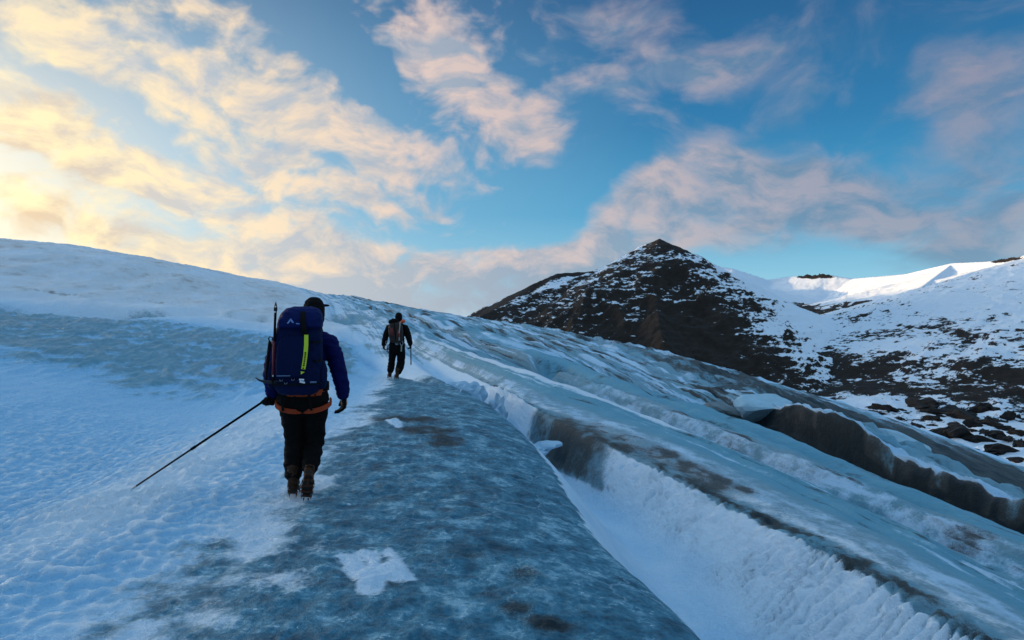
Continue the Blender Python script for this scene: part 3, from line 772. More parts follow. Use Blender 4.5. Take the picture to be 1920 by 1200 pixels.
def pyramid():
    X, Y = fan(560, 1790, 620, 620, 2300, 400)
    A = wp(1237, 447, 1500)
    rd = [([A, wp(1285, 477, 1530), wp(1312, 498, 1560), wp(1400, 562, 1510), wp(1500, 640, 1400), wp(1620, 745, 1180), wp(1700, 800, 1050)], .62, .25),
          ([A, wp(1200, 462, 1495), wp(1130, 500, 1480), wp(1040, 536, 1440), wp(960, 566, 1400), wp(885, 598, 1350), wp(700, 655, 1300)], .58, .25),
          ([A, wp(1225, 540, 1330), wp(1240, 640, 1080), wp(1300, 760, 860)], .72, .2),
          ([wp(1130, 500, 1480), wp(1080, 600, 1220), wp(1040, 680, 1000)], .75, .2),
          ([wp(1312, 498, 1560), wp(1370, 620, 1240), wp(1450, 740, 960)], .66, .2),
          ([wp(1185, 500, 2050), wp(1118, 508, 2000), wp(1046, 512, 1980), wp(1000, 532, 1950), wp(930, 574, 1900), wp(880, 602, 1850)], .55, .3)]
    Z, _ = ridge_field(X, Y, rd, -118)
    _, D = ridge_field(X, Y, [rd[0], rd[1], rd[5]], -118)
    _, DS = ridge_field(X, Y, [rd[5]], -118)
    am = np.clip(D / 120, 0.02, 1)
    Z += am * (26 * fbm(X * .0085, Y * .0085, 5, 301, 0.52, ridged=True) - 10) + 3.0 * fbm(X * .045, Y * .045, 4, 311) * np.clip(D / 40, .35, 1)
    # ledges of the layered rock
    st = 9.0
    zz = Z + 5 * fbm(X * .006, Y * .006, 3, 321) + 0.03 * X
    q = zz / st
    Z += am * 2.2 * (np.floor(q) + sst(.25, .75, q - np.floor(q)) - q)
    nz, n = slope_of(X, Y, Z)
    vx = X / Y * F + 960
    vy = 600 - (Z - CAMZ) / Y * F
    # how much snow lies: little on the steep west face, more to the east flank and on the crests
    crest_line = 447 + np.abs(vx - 1237) * np.where(vx < 1237, .46, .75)
    below = vy - crest_line
    big = fbm(X * .011, Y * .011 + Z * .01, 4, 331)
    cov = 0.455 + 0.35 * (nz - 0.82) + .09 * big
    cov += 0.012 * np.exp(-(below / 50) ** 2) * sst(20, 60, np.abs(vx - 1237) + below)
    cov -= 0.015 * (1 - sst(1000, 1120, vx))
    cov += 0.15 * sst(-30, 170, (X - 330) - (1500 - Y) * .10) - .07 * sst(620, 720, vy) * sst(1450, 1350, vx)
    cov -= 0.07 * np.exp(-((X - 290) / 90) ** 2 - ((Y - 1050) / 250) ** 2)
    sub = sst(1600, 1680, Y)
    cov = cov + sub * (.15 - .33 * np.exp(-(DS / 26) ** 2) - .13 * sst(1060, 1000, vx))
    cov -= .045 * sst(545, 640, vy) * sst(1440, 1330, vx) * (1 - sub)
    cov -= .10 * np.exp(-(np.hypot(X - A[0], Y - A[1]) / 24) ** 2)
    return grid_mesh('pyramid_mountain', X, Y, Z, {'cover': cov})


def back_range():
    X, Y = fan(1180, 2300, 560, 1700, 6000, 360)
    main = [wp(1180, 500, 5600), wp(1310, 494, 5300), wp(1375, 503, 5100), wp(1440, 524, 5000), wp(1480, 518, 4850), wp(1545, 514, 4650), wp(1600, 522, 4450),
            wp(1700, 513, 3950), wp(1785, 493, 3500), wp(1850, 490, 3200), wp(1920, 481, 2950), wp(2100, 450, 2500), wp(2400, 400, 2100)]
    rd = [(main, .58, .60),
          ([wp(1785, 495, 3500), wp(1722, 542, 3000), wp(1650, 580, 2650), wp(1570, 612, 2300), wp(1520, 650, 2000)], .34, .3),
          ([wp(1920, 481, 2950), wp(1900, 545, 2600), wp(1820, 590, 2300), wp(1720, 640, 1950)], .30, .3),
          ([wp(1400, 560, 4000), wp(1440, 600, 3000), wp(1500, 650, 2100)], .30, .3)]
    Z, D = ridge_field(X, Y, rd, -150)
    Z += np.clip(D / 250, 0, 1) * (34 * fbm(X * .0028, Y * .0028, 5, 401, 0.5) - 6) + np.clip(D / 60, 0.15, 1) * 3.0 * fbm(X * .02, Y * .02, 4, 411)
    jag = np.exp(-(D / 30) ** 2) * (sst(1490, 1510, X / Y * F + 960) * (1 - sst(1560, 1575, X / Y * F + 960)) + sst(1860, 1880, X / Y * F + 960))
    Z += jag * 18 * fbm(X * .05, Y * .01, 3, 421)
    nz, n = slope_of(X, Y, Z)
    cov = 0.70 + 0.25 * (nz - 0.9) + .13 * fbm(X * .004, Y * .004, 4, 431)
    cov -= .20 * jag
    vx, vy = X / Y * F + 960, 600 - (Z - CAMZ) / Y * F
    gul = fbm(X * .016, Y * .003, 4, 451, .55, ridged=True)
    for qx, qy, rx, ry, am in [(1505, 592, 30, 20, .42), (1545, 612, 45, 14, .36), (1640, 576, 55, 10, .40), (1600, 600, 60, 8, .30), (1700, 590, 60, 10, .25), (1560, 640, 40, 12, .40), (1760, 540, 12, 5, .5),
                               (1690, 630, 50, 12, .35), (1620, 655, 60, 10, .3), (1850, 580, 60, 14, .3), (1800, 600, 60, 12, .28), (1525, 517, 30, 5, .4), (1890, 488, 40, 7, .28)]:
        cov -= am * np.exp(-((vx - qx) / rx) ** 2 - ((vy - qy) / ry) ** 2) * (.45 + 1.1 * gul)
    rk = fbm(X * .0042, Y * .0042, 4, 441, ridged=True)
    cov -= .24 * sst(.15, .6, rk) * sst(130, 60, Z)
    return grid_mesh('snowy_range', X, Y, Z, {'cover': cov})


def right_hillside():
    X, Y = fan(1480, 2350, 480, 330, 1750, 420)
    rd = [([wp(2400, 250, 1500), wp(2100, 430, 1400), wp(1920, 546, 1300), wp(1800, 606, 1240), wp(1700, 664, 1180), wp(1600, 745, 1080), wp(1540, 790, 980)], .36, .2)]
    Z, D = ridge_field(X, Y, rd, -92)
    # rock band at the foot of the slope
    zb = Z + 10 * fbm(X * .01, Y * .01, 3, 501)
    Z += -12 * sst(-50, -66, zb) + 8 * fbm(X * .012, Y * .012, 5, 511, ridged=True) * np.clip(D / 100, .1, 1)
    Z += 2.4 * fbm(X * .05, Y * .05, 4, 521)
    # the valley floor rises a little towards us
    near = sst(760, 380, Y)
    Z += near * 16 + near * 7 * fbm(X * .02, Y * .02, 4, 531)
    nz, n = slope_of(X, Y, Z)
    cov = 0.565 + 0.55 * (nz - 0.93) + .14 * fbm(X * .01, Y * .01, 4, 541)
    band = sst(-40, -62, zb) * (1 - sst(-78, -84, zb)) * sst(690, 740, Y)
    cov -= .13 * band * (.55 + 1.3 * fbm(X * .006, Y * .006, 3, 551)) + .045 * sst(20, -40, zb) * (Y > 700)
    cov += .10 * sst(720, 640, Y)
    cov += .02 * sst(0, 100, Z)
    return grid_mesh('rocky_hillside', X, Y, Z, {'cover': cov}), (X, Y, Z)


def far_terrain():
    # one wide sheet to the horizon, with an added shading swell on the left
    g = np.concatenate([-np.geomspace(20000, 300, 90), np.linspace(-280, 280, 8), np.geomspace(300, 20000, 90)])
    X, Y = np.meshgrid(g, g)
    Z = -155 + 6 * fbm(X * .001, Y * .001, 4, 601)
    # unseen swell, added to keep the sun off the lower far mountains
    u = (X + 3600) * .47 + (Y - 4350) * .88
    v = (X + 3600) * -.88 + (Y - 4350) * .47
    Z += 475 * np.exp(-(u / 3400) ** 4 - (v / 1300) ** 2) * (1 + .05 * fbm(X * .001, Y * .001, 3, 611))
    r = np.hypot(X, Y)
    Z = np.where(r < 900, np.minimum(Z, -160), Z)
    return grid_mesh('valley_floor_and_shade_swell', X, Y, Z, {'cover': np.full(X.shape, .8)})


m_rock1 = mountain_material('pyramid_rock_and_snow', 0.042, (0.6, 0.8, 1.9))
m_rock2 = mountain_material('range_rock_and_snow', 0.014, (1, 1, 1.6))
m_rock3 = mountain_material('hillside_rock_and_snow', 0.035, (0.8, 0.8, 2.2))
link('pyramid_mountain', pyramid(), m_rock1, kind='structure')
link('snowy_range', back_range(), m_rock2, kind='structure')
hill_me, HILL = right_hillside()
link('rocky_hillside', hill_me, m_rock3, kind='structure')
link('valley_floor_and_shade_swell', far_terrain(), m_rock2, kind='structure')

# ------------------------------------------------------------------ small mesh builders
def tube(bm, pts, rad, hint=(1, 0, 0), seg=16, cap=True):
    """closed tube through pts; rad = list of (along hint, across) radii; rounded ends"""
    pts = [Vector(p) for p in pts]
    rad = [(r, r) if not isinstance(r, tuple) else r for r in rad]
    hint = Vector(hint)
    rings = []
    n = len(pts)

    def ring(c, t, ra, rb):
        s = hint - t * hint.dot(t)
        if s.length < 1e-4:
            s = Vector((0, 1, 0)) - t * t.y
        s.normalize()
        u = t.cross(s)
        return [bm.verts.new(c + s * (ra * math.cos(k * 2 * math.pi / seg)) + u * (rb * math.sin(k * 2 * math.pi / seg))) for k in range(seg)]
    tan = []
    for i in range(n):
        t = pts[min(i + 1, n - 1)] - pts[max(i - 1, 0)]
        tan.append(t.normalized())
    if cap:
        for f, g in ((0.97, .22), (.75, .62)):
            r = min(rad[0])
            rings.append(ring(pts[0] - tan[0] * r * f * .55, tan[0], rad[0][0] * g, rad[0][1] * g))
    for p, t, (ra, rb) in zip(pts, tan, rad):
        rings.append(ring(p, t, ra, rb))
    if cap:
        for f, g in ((.75, .62), (0.97, .22)):
            r = min(rad[-1])
            rings.append(ring(pts[-1] + tan[-1] * r * f * .55, tan[-1], rad[-1][0] * g, rad[-1][1] * g))
    for a, b in zip(rings[:-1], rings[1:]):
        for k in range(seg):
            bm.faces.new((a[k], a[(k + 1) % seg], b[(k + 1) % seg], b[k]))
    bm.faces.new(list(reversed(rings[0])))
    bm.faces.new(rings[-1])


def ell(bm, c, r, rot=None, u=16, v=10):
    M = Matrix.Translation(Vector(c)) @ (rot.to_4x4() if rot else Matrix.Identity(4)) @ Matrix.Diagonal((*r, 1))
    bmesh.ops.create_uvsphere(bm, u_segments=u, v_segments=v, radius=1, matrix=M)


def box(bm, c, h, rot=None, bev=0.0):
    """box with half sizes h"""
    r = bmesh.ops.create_cube(bm, size=2, matrix=Matrix.Translation(Vector(c)) @ (rot.to_4x4() if rot else Matrix.Identity(4)) @ Matrix.Diagonal((*h, 1)))
    if bev:
        es = list({e for v in r['verts'] for e in v.link_edges})
        bmesh.ops.bevel(bm, geom=es, offset=bev, segments=2, affect='EDGES', profile=0.6)


def band(bm, pts, width, thick, normals):
    """flat webbing along pts; normals = outward direction at each point"""
    rings = []
    n = len(pts)
    P = [Vector(p) for p in pts]
    for i in range(n):
        t = (P[min(i + 1, n - 1)] - P[max(i - 1, 0)]).normalized()
        nn = Vector(normals[i] if isinstance(normals[0], (tuple, list, Vector)) else normals).normalized()
        s = t.cross(nn).normalized()
        w = (width[i] if isinstance(width, (list, tuple)) else width) / 2
        rings.append([bm.verts.new(P[i] + s * w), bm.verts.new(P[i] - s * w), bm.verts.new(P[i] - s * w + nn * thick), bm.verts.new(P[i] + s * w + nn * thick)])
    for a, b in zip(rings[:-1], rings[1:]):
        for k in range(4):
            bm.faces.new((a[k], a[(k + 1) % 4], b[(k + 1) % 4], b[k]))
    bm.faces.new(list(reversed(rings[0]))); bm.faces.new(rings[-1])


def finish(name, bm, m, parent=None, smooth=True, **kw):
    bmesh.ops.recalc_face_normals(bm, faces=bm.faces)
    me = bpy.data.meshes.new(name)
    bm.to_mesh(me); bm.free()
    if smooth:
        me.polygons.foreach_set('use_smooth', np.ones(len(me.polygons), bool))
    return link(name, me, m, parent, **kw)


def fuse(name, bm, m, parent=None, voxel=0.012, smooth=4, folds=0.0, fscale=9.0, seed=0, **kw):
    """melt overlapping closed shapes into one continuous surface"""
    bmesh.ops.recalc_face_normals(bm, faces=bm.faces)
    me = bpy.data.meshes.new(name + '_src')
    bm.to_mesh(me); bm.free()
    o = bpy.data.objects.new(name + '_src', me)
    C.objects.link(o)
    r = o.modifiers.new('r', 'REMESH'); r.mode = 'VOXEL'; r.voxel_size = voxel
    s = o.modifiers.new('s', 'SMOOTH'); s.factor = 0.5; s.iterations = smooth
    dg = bpy.context.evaluated_depsgraph_get()
    res = bpy.data.meshes.new_from_object(o.evaluated_get(dg))
    bpy.data.objects.remove(o); bpy.data.meshes.remove(me)
    res.name = name
    if folds:
        n = len(res.vertices)
        co = np.empty(n * 3, np.float32); res.vertices.foreach_get('co', co)
        no = np.empty(n * 3, np.float32); res.vertices.foreach_get('normal', no)
        co, no = co.reshape(-1, 3).astype(float), no.reshape(-1, 3)
        f = fbm(co[:, 0] * fscale + co[:, 1] * fscale * .7, co[:, 2] * fscale * 1.5 + co[:, 1] * fscale * .5, 3, seed, ridged=True)
        co = co + no * (folds * (f - .3))[:, None]
        res.vertices.foreach_set('co', co.astype(np.float32).ravel())
        res.update()
    res.polygons.foreach_set('use_smooth', np.ones(len(res.polygons), bool))
    return link(name, res, m, parent, **kw)


def thing(name, label, cat, loc, rotz=0.0, group=None):
    o = bpy.data.objects.new(name, None)
    o.empty_display_size = 0.1
    o.location = loc
    o.rotation_euler = (0, 0, rotz)
    C.objects.link(o)
    return tag(o, label, cat, group)


def frame_at(t, up=(0, 0, 1)):
    """rotation whose z runs along t"""
    return Vector(t).to_track_quat('Z', 'Y').to_matrix()


M = dict(
    skin=simple_mat('skin', (0.42, 0.26, 0.20), .55, var=.1),
    black_cloth=simple_mat('black_cloth', (0.008, 0.007, 0.0065), .85, spec=0.06, var=.35, scale=40, bump=.25, bscale=300),
    dark_trouser=simple_mat('dark_trousers', (0.007, 0.006, 0.0055), .8, spec=0.06, var=.35, scale=25, bump=.3, bscale=220),
    blue_shell=simple_mat('blue_shell_jacket', (0.0025, 0.0055, 0.060), .7, spec=0.08, var=.3, scale=14, bump=.2, bscale=160),
    pack_blue=simple_mat('pack_blue', (0.003, 0.009, 0.042), .8, spec=0.08, var=.3, scale=18, bump=.3, bscale=350),
    lid_blue=simple_mat('lid_blue', (0.003, 0.009, 0.070), .7, spec=0.1, var=.3, scale=18, bump=.25, bscale=350),
    webbing=simple_mat('webbing', (0.008, 0.008, 0.009), .8, spec=0.08, var=.2, scale=60, bump=.3, bscale=500),
    lime=simple_mat('lime_strap', (0.55, 0.66, 0.03), .5, var=.12, scale=50, bump=.1),
    white=simple_mat('white_plastic', (0.75, 0.77, 0.78), .4, var=.05),
    steel=simple_mat('steel', (0.42, 0.43, 0.45), .35, metal=.9, var=.2, scale=60),
    dark_metal=simple_mat('dark_metal', (0.03, 0.03, 0.035), .45, metal=.6, var=.2, scale=60),
    maroon=simple_mat('maroon_sleeve', (0.12, 0.008, 0.022), .5, var=.2),
    orange=simple_mat('orange_webbing', (0.36, 0.055, 0.02), .8, spec=0.1, var=.25, scale=40, bump=.2),
    leather=simple_mat('boot_leather', (0.045, 0.020, 0.010), .6, spec=0.15, var=.5, scale=18, bump=.3),
    sole=simple_mat('boot_sole', (0.022, 0.016, 0.012), .8, var=.4, scale=25, bump=.3),
    rust=simple_mat('orange_crampon', (0.09, 0.032, 0.016), .5, metal=.3, var=.4, scale=30),
    grey_cloth=simple_mat('grey_gaiter', (0.07, 0.07, 0.068), .8, var=.4, scale=25),
    red_pack=simple_mat('red_pack_panel', (0.14, 0.022, 0.016), .7, var=.4, scale=12),
    brown_pack=simple_mat('dark_brown_pack', (0.030, 0.018, 0.014), .75, var=.4, scale=12, bump=.3, bscale=200),
    orange_shell=simple_mat('orange_shell', (0.75, 0.10, 0.025), .5, var=.1),
    light_strap=simple_mat('pale_webbing', (0.30, 0.29, 0.26), .7, var=.2),
)


# ------------------------------------------------------------------ people
def hand(bm, wrist, d, palm_n, side, curl=0.35, scale=1.0):
    """gloved hand: palm, four fingers of unequal length and a thumb; d = direction down the hand, palm_n = palm normal, side = thumb side"""
    d, n, s = Vector(d).normalized(), Vector(palm_n).normalized(), Vector(side).normalized()
    w = Vector(wrist)
    k = scale
    tube(bm, [w - d * .03, w + d * .03 * k, w + d * .085 * k], [(.030, .024), (.043 * k, .022), (.044 * k, .019)], hint=s, seg=12)
    for i, ln in enumerate((.072, .082, .077, .060)):
        off = s * (.033 - .022 * i) * k
        a = w + d * .088 * k + off
        pts = [a - d * .02]
        ang = 0.15
        for part in (.45, .32, .23):
            ang += curl
            dirv = d * math.cos(ang) + n * math.sin(ang)
            pts.append(pts[-1] + dirv * ln * k * part * 1.15)
        tube(bm, pts, [.0125 * k, .012 * k, .0115 * k, .0095 * k], hint=s, seg=8)
    a = w + d * .025 * k + s * .032 * k
    p1 = a + (s * .75 + d * .6 + n * .2).normalized() * .040 * k
    p2 = p1 + (s * .25 + d * .9 + n * .35).normalized() * .036 * k
    tube(bm, [a - s * .01, p1, p2], [.015 * k, .0135 * k, .011 * k], hint=n, seg=8)


def head_shape(bm, c, yaw=0.0):
    """head facing +Y (turned by yaw) with face, ears and jaw"""
    c = Vector(c)
    R = Matrix.Rotation(yaw, 3, 'Z')
    ell(bm, c, (.077, .098, .110), R)
    ell(bm, c + R @ Vector((0, .030, -.062)), (.055, .062, .060), R)
    tube(bm, [c + R @ Vector((0, .085, .015)), c + R @ Vector((0, .112, -.022))], [.010, .016], seg=8)
    ell(bm, c + R @ Vector((0, .086, -.062)), (.026, .012, .008), R, 10, 6)
    for s in (-1, 1):
        ell(bm, c + R @ Vector((s * .080, -.008, -.012)), (.010, .020, .032), R, 10, 8)
        ell(bm, c + R @ Vector((s * .032, .084, .016)), (.014, .010, .010), R, 10, 8)


def body_mesh(parent, J, head_c, yaw):
    """the whole body under the clothes as one continuous skin"""
    bm = bmesh.new()
    tube(bm, [J['hip'], J['waist'], J['chest'], J['neck']], [(.15, .11), (.14, .10), (.165, .115), (.06, .06)], seg=16)
    tube(bm, [J['neck'] + Vector((0, 0, -.04)), Vector(head_c) + Vector((0, -.01, -.05))], [.062, .056], seg=12)
    head_shape(bm, head_c, yaw)
    for s in 'lr':
        tube(bm, [J['sho_' + s], J['elb_' + s], J['wri_' + s]], [.052, .042, .030], seg=12)
        tube(bm, [J['wri_' + s], J['han_' + s]], [(.03, .02), (.035, .02)], seg=10)
        tube(bm, [J['leg_' + s], J['kne_' + s], J['ank_' + s]], [.085, .058, .042], seg=12)
        tube(bm, [J['ank_' + s], J['toe_' + s]], [.042, .034], seg=10)
    return fuse('body', bm, M['skin'], parent, voxel=.012, smooth=3)


def boot(parent, heel, toe, up, crampon=True):
    """boot along heel -> toe, sole side = -up; with crampon, straps and spikes as its own pieces"""
    heel, toe, up = Vector(heel), Vector(toe), Vector(up).normalized()
    f = (toe - heel).normalized()
    up = (up - f * up.dot(f)).normalized()
    sd = f.cross(up)
    L = (toe - heel).length

    def P(a, b, c):
        return heel + f * (a * L) + up * b + sd * c
    bm = bmesh.new()
    tube(bm, [P(.05, .045, 0), P(.3, .05, 0), P(.62, .05, 0), P(.93, .04, 0)], [(.042, .040), (.044, .045), (.052, .042), (.040, .030)], hint=sd, seg=14)
    tube(bm, [P(.22, .05, 0), P(.20, .13, 0), P(.17, .22, 0)], [(.046, .060), (.047, .055), (.055, .062)], hint=sd, seg=14)
    b = fuse('boot', bm, M['leather'], parent, voxel=.008, smooth=3, folds=.006, fscale=22)
    bm = bmesh.new()
    tube(bm, [P(-.01, .006, 0), P(.3, .004, 0), P(.65, .006, 0), P(1.0, .012, 0)], [(.040, .014), (.038, .013), (.055, .014), (.034, .012)], hint=sd, seg=14)
    finish('sole', bm, M['sole'], b)
    if crampon:
        bm = bmesh.new()
        for a in (.02, .26, .52, .78, .98):
            box(bm, P(a, -.012, 0), (.048 if a > .4 else .038, .010, .003), Matrix((sd, f, up)).transposed())
        for c in (-.034, .034):
            box(bm, P(.14, -.013, c), (.004, L * .14, .005), Matrix((sd, f, up)).transposed())
            box(bm, P(.75, -.013, c * 1.25), (.004, L * .25, .005), Matrix((sd, f, up)).transposed())
        box(bm, P(.4, -.013, 0), (.012, L * .14, .003), Matrix((sd, f, up)).transposed())
        for a, c in ((.0, -.03), (.0, .03), (.22, -.034), (.22, .034), (.55, -.05), (.55, .05), (.75, -.05), (.75, .05), (.95, -.038), (.95, .038), (1.06, -.02), (1.06, .02)):
            q = P(a, -.014, c)
            t = (-up + f * (.9 if a > 1 else .25 if a > .8 else 0)).normalized()
            bmesh.ops.create_cone(bm, segments=5, radius1=.0085, radius2=.0012, depth=.040, cap_ends=True, matrix=Matrix.Translation(q + t * .018) @ frame_at(t).to_4x4())
        finish('crampon', bm, M['rust'], b, smooth=False)
        bm = bmesh.new()
        band(bm, [P(.02, .05, .044), P(-.06, .085, .03), P(-.07, .09, 0), P(-.06, .085, -.03), P(.02, .05, -.044)], .022, .004, [sd, -f + sd * .5, -f, -f - sd * .5, -sd])
        finish('crampon_strap', bm, M['leather'], b, smooth=False)
        bm = bmesh.new()
        band(bm, [P(.55, .0, .056), P(.55, .07, .048), P(.52, .100, 0), P(.55, .07, -.048), P(.55, 0, -.056)], .02, .004, [sd, sd + up, up, up - sd, -sd])
        finish('crampon_strap', bm, M['leather'], b, smooth=False)
    return b


# ---- the nearer hiker
H1X, H1Y = -1.875, 6.6
H1 = thing('person', 'nearer hiker in a blue jacket and dark trousers, trailing a pole in the left hand', 'person', (H1X, H1Y, ground(H1X, H1Y)), .20)
J1 = {k: Vector(v) for k, v in dict(hip=(-.01, 0, .86), waist=(-.01, .01, 1.02), chest=(0, .04, 1.28), neck=(.045, .07, 1.49),
      sho_l=(-.205, .05, 1.38), elb_l=(-.285, -.01, 1.12), wri_l=(-.275, .04, .93), han_l=(-.265, .07, .87),
      sho_r=(.215, .05, 1.37), elb_r=(.300, .02, 1.12), wri_r=(.345, .06, .90), han_r=(.350, .08, .80),
      leg_l=(-.095, 0, .84), kne_l=(-.085, .10, .48), ank_l=(-.095, .03, .13), toe_l=(-.10, .19, .06),
      leg_r=(.095, 0, .84), kne_r=(.085, .08, .47), ank_r=(.055, -.13, .27), toe_r=(.035, -.02, .05)).items()}
HD1 = (.078, .10, 1.645)
body_mesh(H1, J1, HD1, -.25)

bm = bmesh.new()   # trousers
tube(bm, [(-.01, -.01, .98), (-.01, -.01, .90), (-.01, -.01, .80)], [(.185, .135), (.225, .16), (.215, .15)], seg=20)
tube(bm, [(-.105, -.01, .84), (-.10, .03, .68), (-.090, .085, .48), (-.095, .055, .30), (-.098, .025, .17)], [(.115, .125), (.100, .110), (.083, .090), (.088, .092), (.070, .080)], seg=18)
tube(bm, [(.100, -.01, .84), (.097, .02, .68), (.088, .075, .47), (.070, -.035, .35), (.058, -.115, .26)], [(.113, .125), (.098, .110), (.083, .090), (.080, .088), (.068, .075)], seg=18)
fuse('trousers', bm, M['dark_trouser'], H1, voxel=.011, smooth=5, folds=.016, fscale=7, seed=3)

bm = bmesh.new()   # blue shell jacket
tube(bm, [(-.01, 0, .99), (-.01, .01, 1.08), (-.005, .03, 1.22), (.0, .045, 1.33), (.03, .06, 1.43), (.05, .07, 1.50)], [(.185, .135), (.180, .135), (.190, .14), (.195, .135), (.150, .11), (.085, .085)], seg=20)
for s, P in (('l', 1), ('r', 1)):
    a, b, c = J1['sho_' + s], J1['elb_' + s], J1['wri_' + s]
    sg = -1 if s == 'l' else 1
    tube(bm, [a + Vector((-sg * .09, 0, .035)), a, a.lerp(b, .5) + Vector((sg * .012, -.01, 0)), b, b.lerp(c, .5) + Vector((sg * .006, 0, 0)), c + Vector((0, 0, -.01))],
         [.085, .090, .076, .070, .064, .056], seg=16)
fuse('jacket', bm, M['blue_shell'], H1, voxel=.010, smooth=4, folds=.016, fscale=9, seed=9)

bm = bmesh.new()   # black jacket hem under the pack
tube(bm, [(-.01, -.005, 1.03), (-.01, -.01, .93), (-.005, -.01, .845)], [(.190, .140), (.215, .155), (.228, .168)], seg=20)
fuse('jacket_hem', bm, M['black_cloth'], H1, voxel=.011, smooth=3, folds=.014, fscale=8, seed=14)

bm = bmesh.new()   # gloves
hand(bm, J1['wri_r'] + Vector((0, .005, -.02)), (.02, .12, -1), (-1, .1, 0), (-.25, 1, 0), curl=.42, scale=1.18)
fuse('glove', bm, M['black_cloth'], H1, voxel=.005, smooth=2)
bm = bmesh.new()
POLE_H = Vector((-.315, .035, .885))         # where the left hand closes on the grip
hand(bm, J1['wri_l'] + Vector((0, 0, -.005)), (-.25, .05, -1), (-.5, -.75, .1), (-.7, .6, 0), curl=.95, scale=1.15)
fuse('glove', bm, M['black_cloth'], H1, voxel=.005, smooth=2)

bm = bmesh.new()   # cap with ear flaps and a short brim
Rh = Matrix.Rotation(-.55, 3, 'Z') @ Matrix.Rotation(-.08, 3, 'X')
hc = Vector(HD1)
tube(bm, [hc + Vector((0, -.01, -.075)), hc + Vector((0, -.005, -.01)), hc + Vector((0, 0, .055)), hc + Vector((.004, 0, .108))], [(.090, .100), (.096, .110), (.096, .108), (.082, .092)], seg=20)
tube(bm, [hc + Rh @ Vector((0, .06, .082)), hc + Rh @ Vector((0, .17, .092))], [(.075, .015), (.055, .010)], hint=Rh @ Vector((1, 0, 0)), seg=14)
fuse('cap', bm, M['black_cloth'], H1, voxel=.007, smooth=3, folds=.005, fscale=16, seed=21)

hn = bpy.data.objects.new('harness', None); C.objects.link(hn); hn.parent = H1
for s in (-1, 1):
    bm = bmesh.new()
    pts, nrm = [], []
    for k in range(13):
        t = k / 12
        ang = math.radians(-25 + 230 * t) if s > 0 else math.radians(205 - 230 * t)
        cx = s * .108 - .005
        # loop round the top of the thigh, sagging towards the middle of the seat
        x = cx + .128 * math.cos(-ang) ; y = -.01 - .152 * math.sin(ang)
        z = .800 - .035 * math.sin(ang) + (.045 * abs(x - (-.005)) / .23)
        pts.append((x, y, z)); nrm.append((math.cos(ang), -math.sin(ang), 0))
    band(bm, pts, .042, .012, nrm)
    finish('leg_loop', bm, M['orange'], hn, smooth=False)
bm = bmesh.new()
pts = [(.20 * math.cos(a) - .005, -.005 - .158 * math.sin(a), .955 - .02 * math.sin(a)) for a in np.linspace(-.5, math.pi + .5, 18)]
band(bm, pts, .05, .012, [(math.cos(a), -math.sin(a), 0) for a in np.linspace(-.5, math.pi + .5, 18)])
finish('waist_belt', bm, M['orange'], hn, smooth=False)
for x0, x1 in ((-.175, -.165), (.05, .075)):
    bm = bmesh.new()
    band(bm, [(x0, -.182, .96), ((x0 + x1) / 2, -.192, .88), (x1, -.186, .79)], .022, .006, [(0, -1, 0)] * 3)
    finish('riser_strap', bm, M['webbing'], hn, smooth=False)

BL = boot(H1, (-.095, -.055, .052), (-.105, .235, .052), (0, 0, 1))
BR = boot(H1, (.058, -.255, .255), (.030, -.15, -.0 + .035), (.05, .62, .55))

# ---- the big blue backpack
PK = thing('backpack', 'large navy blue backpack with lime yellow strap on the nearer hiker', 'backpack', (H1X, H1Y, ground(H1X, H1Y)), .20)


def squircle(bm, secs, seg=28, power=3.2):
    """loft of rounded rectangles: (cx, cy, z, half width, half depth)"""
    rings = []
    for cx, cy, z, a, b in secs:
        rg = []
        for k in range(seg):
            t = 2 * math.pi * k / seg
            c, s = math.cos(t), math.sin(t)
            rg.append(bm.verts.new((cx + a * math.copysign(abs(c) ** (2 / power), c), cy + b * math.copysign(abs(s) ** (2 / power), s), z)))
        rings.append(rg)
    for a, b in zip(rings[:-1], rings[1:]):
        for k in range(seg):
            bm.faces.new((a[k], a[(k + 1) % seg], b[(k + 1) % seg], b[k]))
    bm.faces.new(list(reversed(rings[0]))); bm.faces.new(rings[-1])


bm = bmesh.new()
squircle(bm, [(-.035, -.24, .945, .12, .09), (-.035, -.25, .96, .165, .125), (-.035, -.26, 1.02, .192, .14), (-.035, -.265, 1.15, .205, .15), (-.035, -.26, 1.32, .207, .15),
              (-.03, -.25, 1.46, .198, .145), (-.02, -.24, 1.55, .175, .13), (-.01, -.235, 1.60, .14, .11)])
fuse('pack_body', bm, M['pack_blue'], PK, voxel=.010, smooth=4, folds=.012, fscale=8, seed=33)
bm = bmesh.new()
squircle(bm, [(-.018, -.25, 1.515, .17, .14), (-.016, -.255, 1.53, .188, .165), (-.010, -.255, 1.59, .185, .168), (.0, -.245, 1.645, .168, .155), (.005, -.235, 1.683, .135, .12), (.01, -.23, 1.70, .08, .07)])
fuse('lid', bm, M['lid_blue'], PK, voxel=.009, smooth=4, folds=.010, fscale=9, seed=37)
bm = bmesh.new()
squircle(bm, [(-.075, -.415, 1.10, .10, .012), (-.075, -.42, 1.12, .118, .022), (-.075, -.425, 1.22, .122, .026), (-.07, -.42, 1.36, .118, .024), (-.06, -.41, 1.43, .10, .016), (-.055, -.40, 1.455, .06, .008)], seg=24)
fuse('front_pocket', bm, M['pack_blue'], PK, voxel=.007, smooth=3, folds=.006, fscale=12, seed=41)
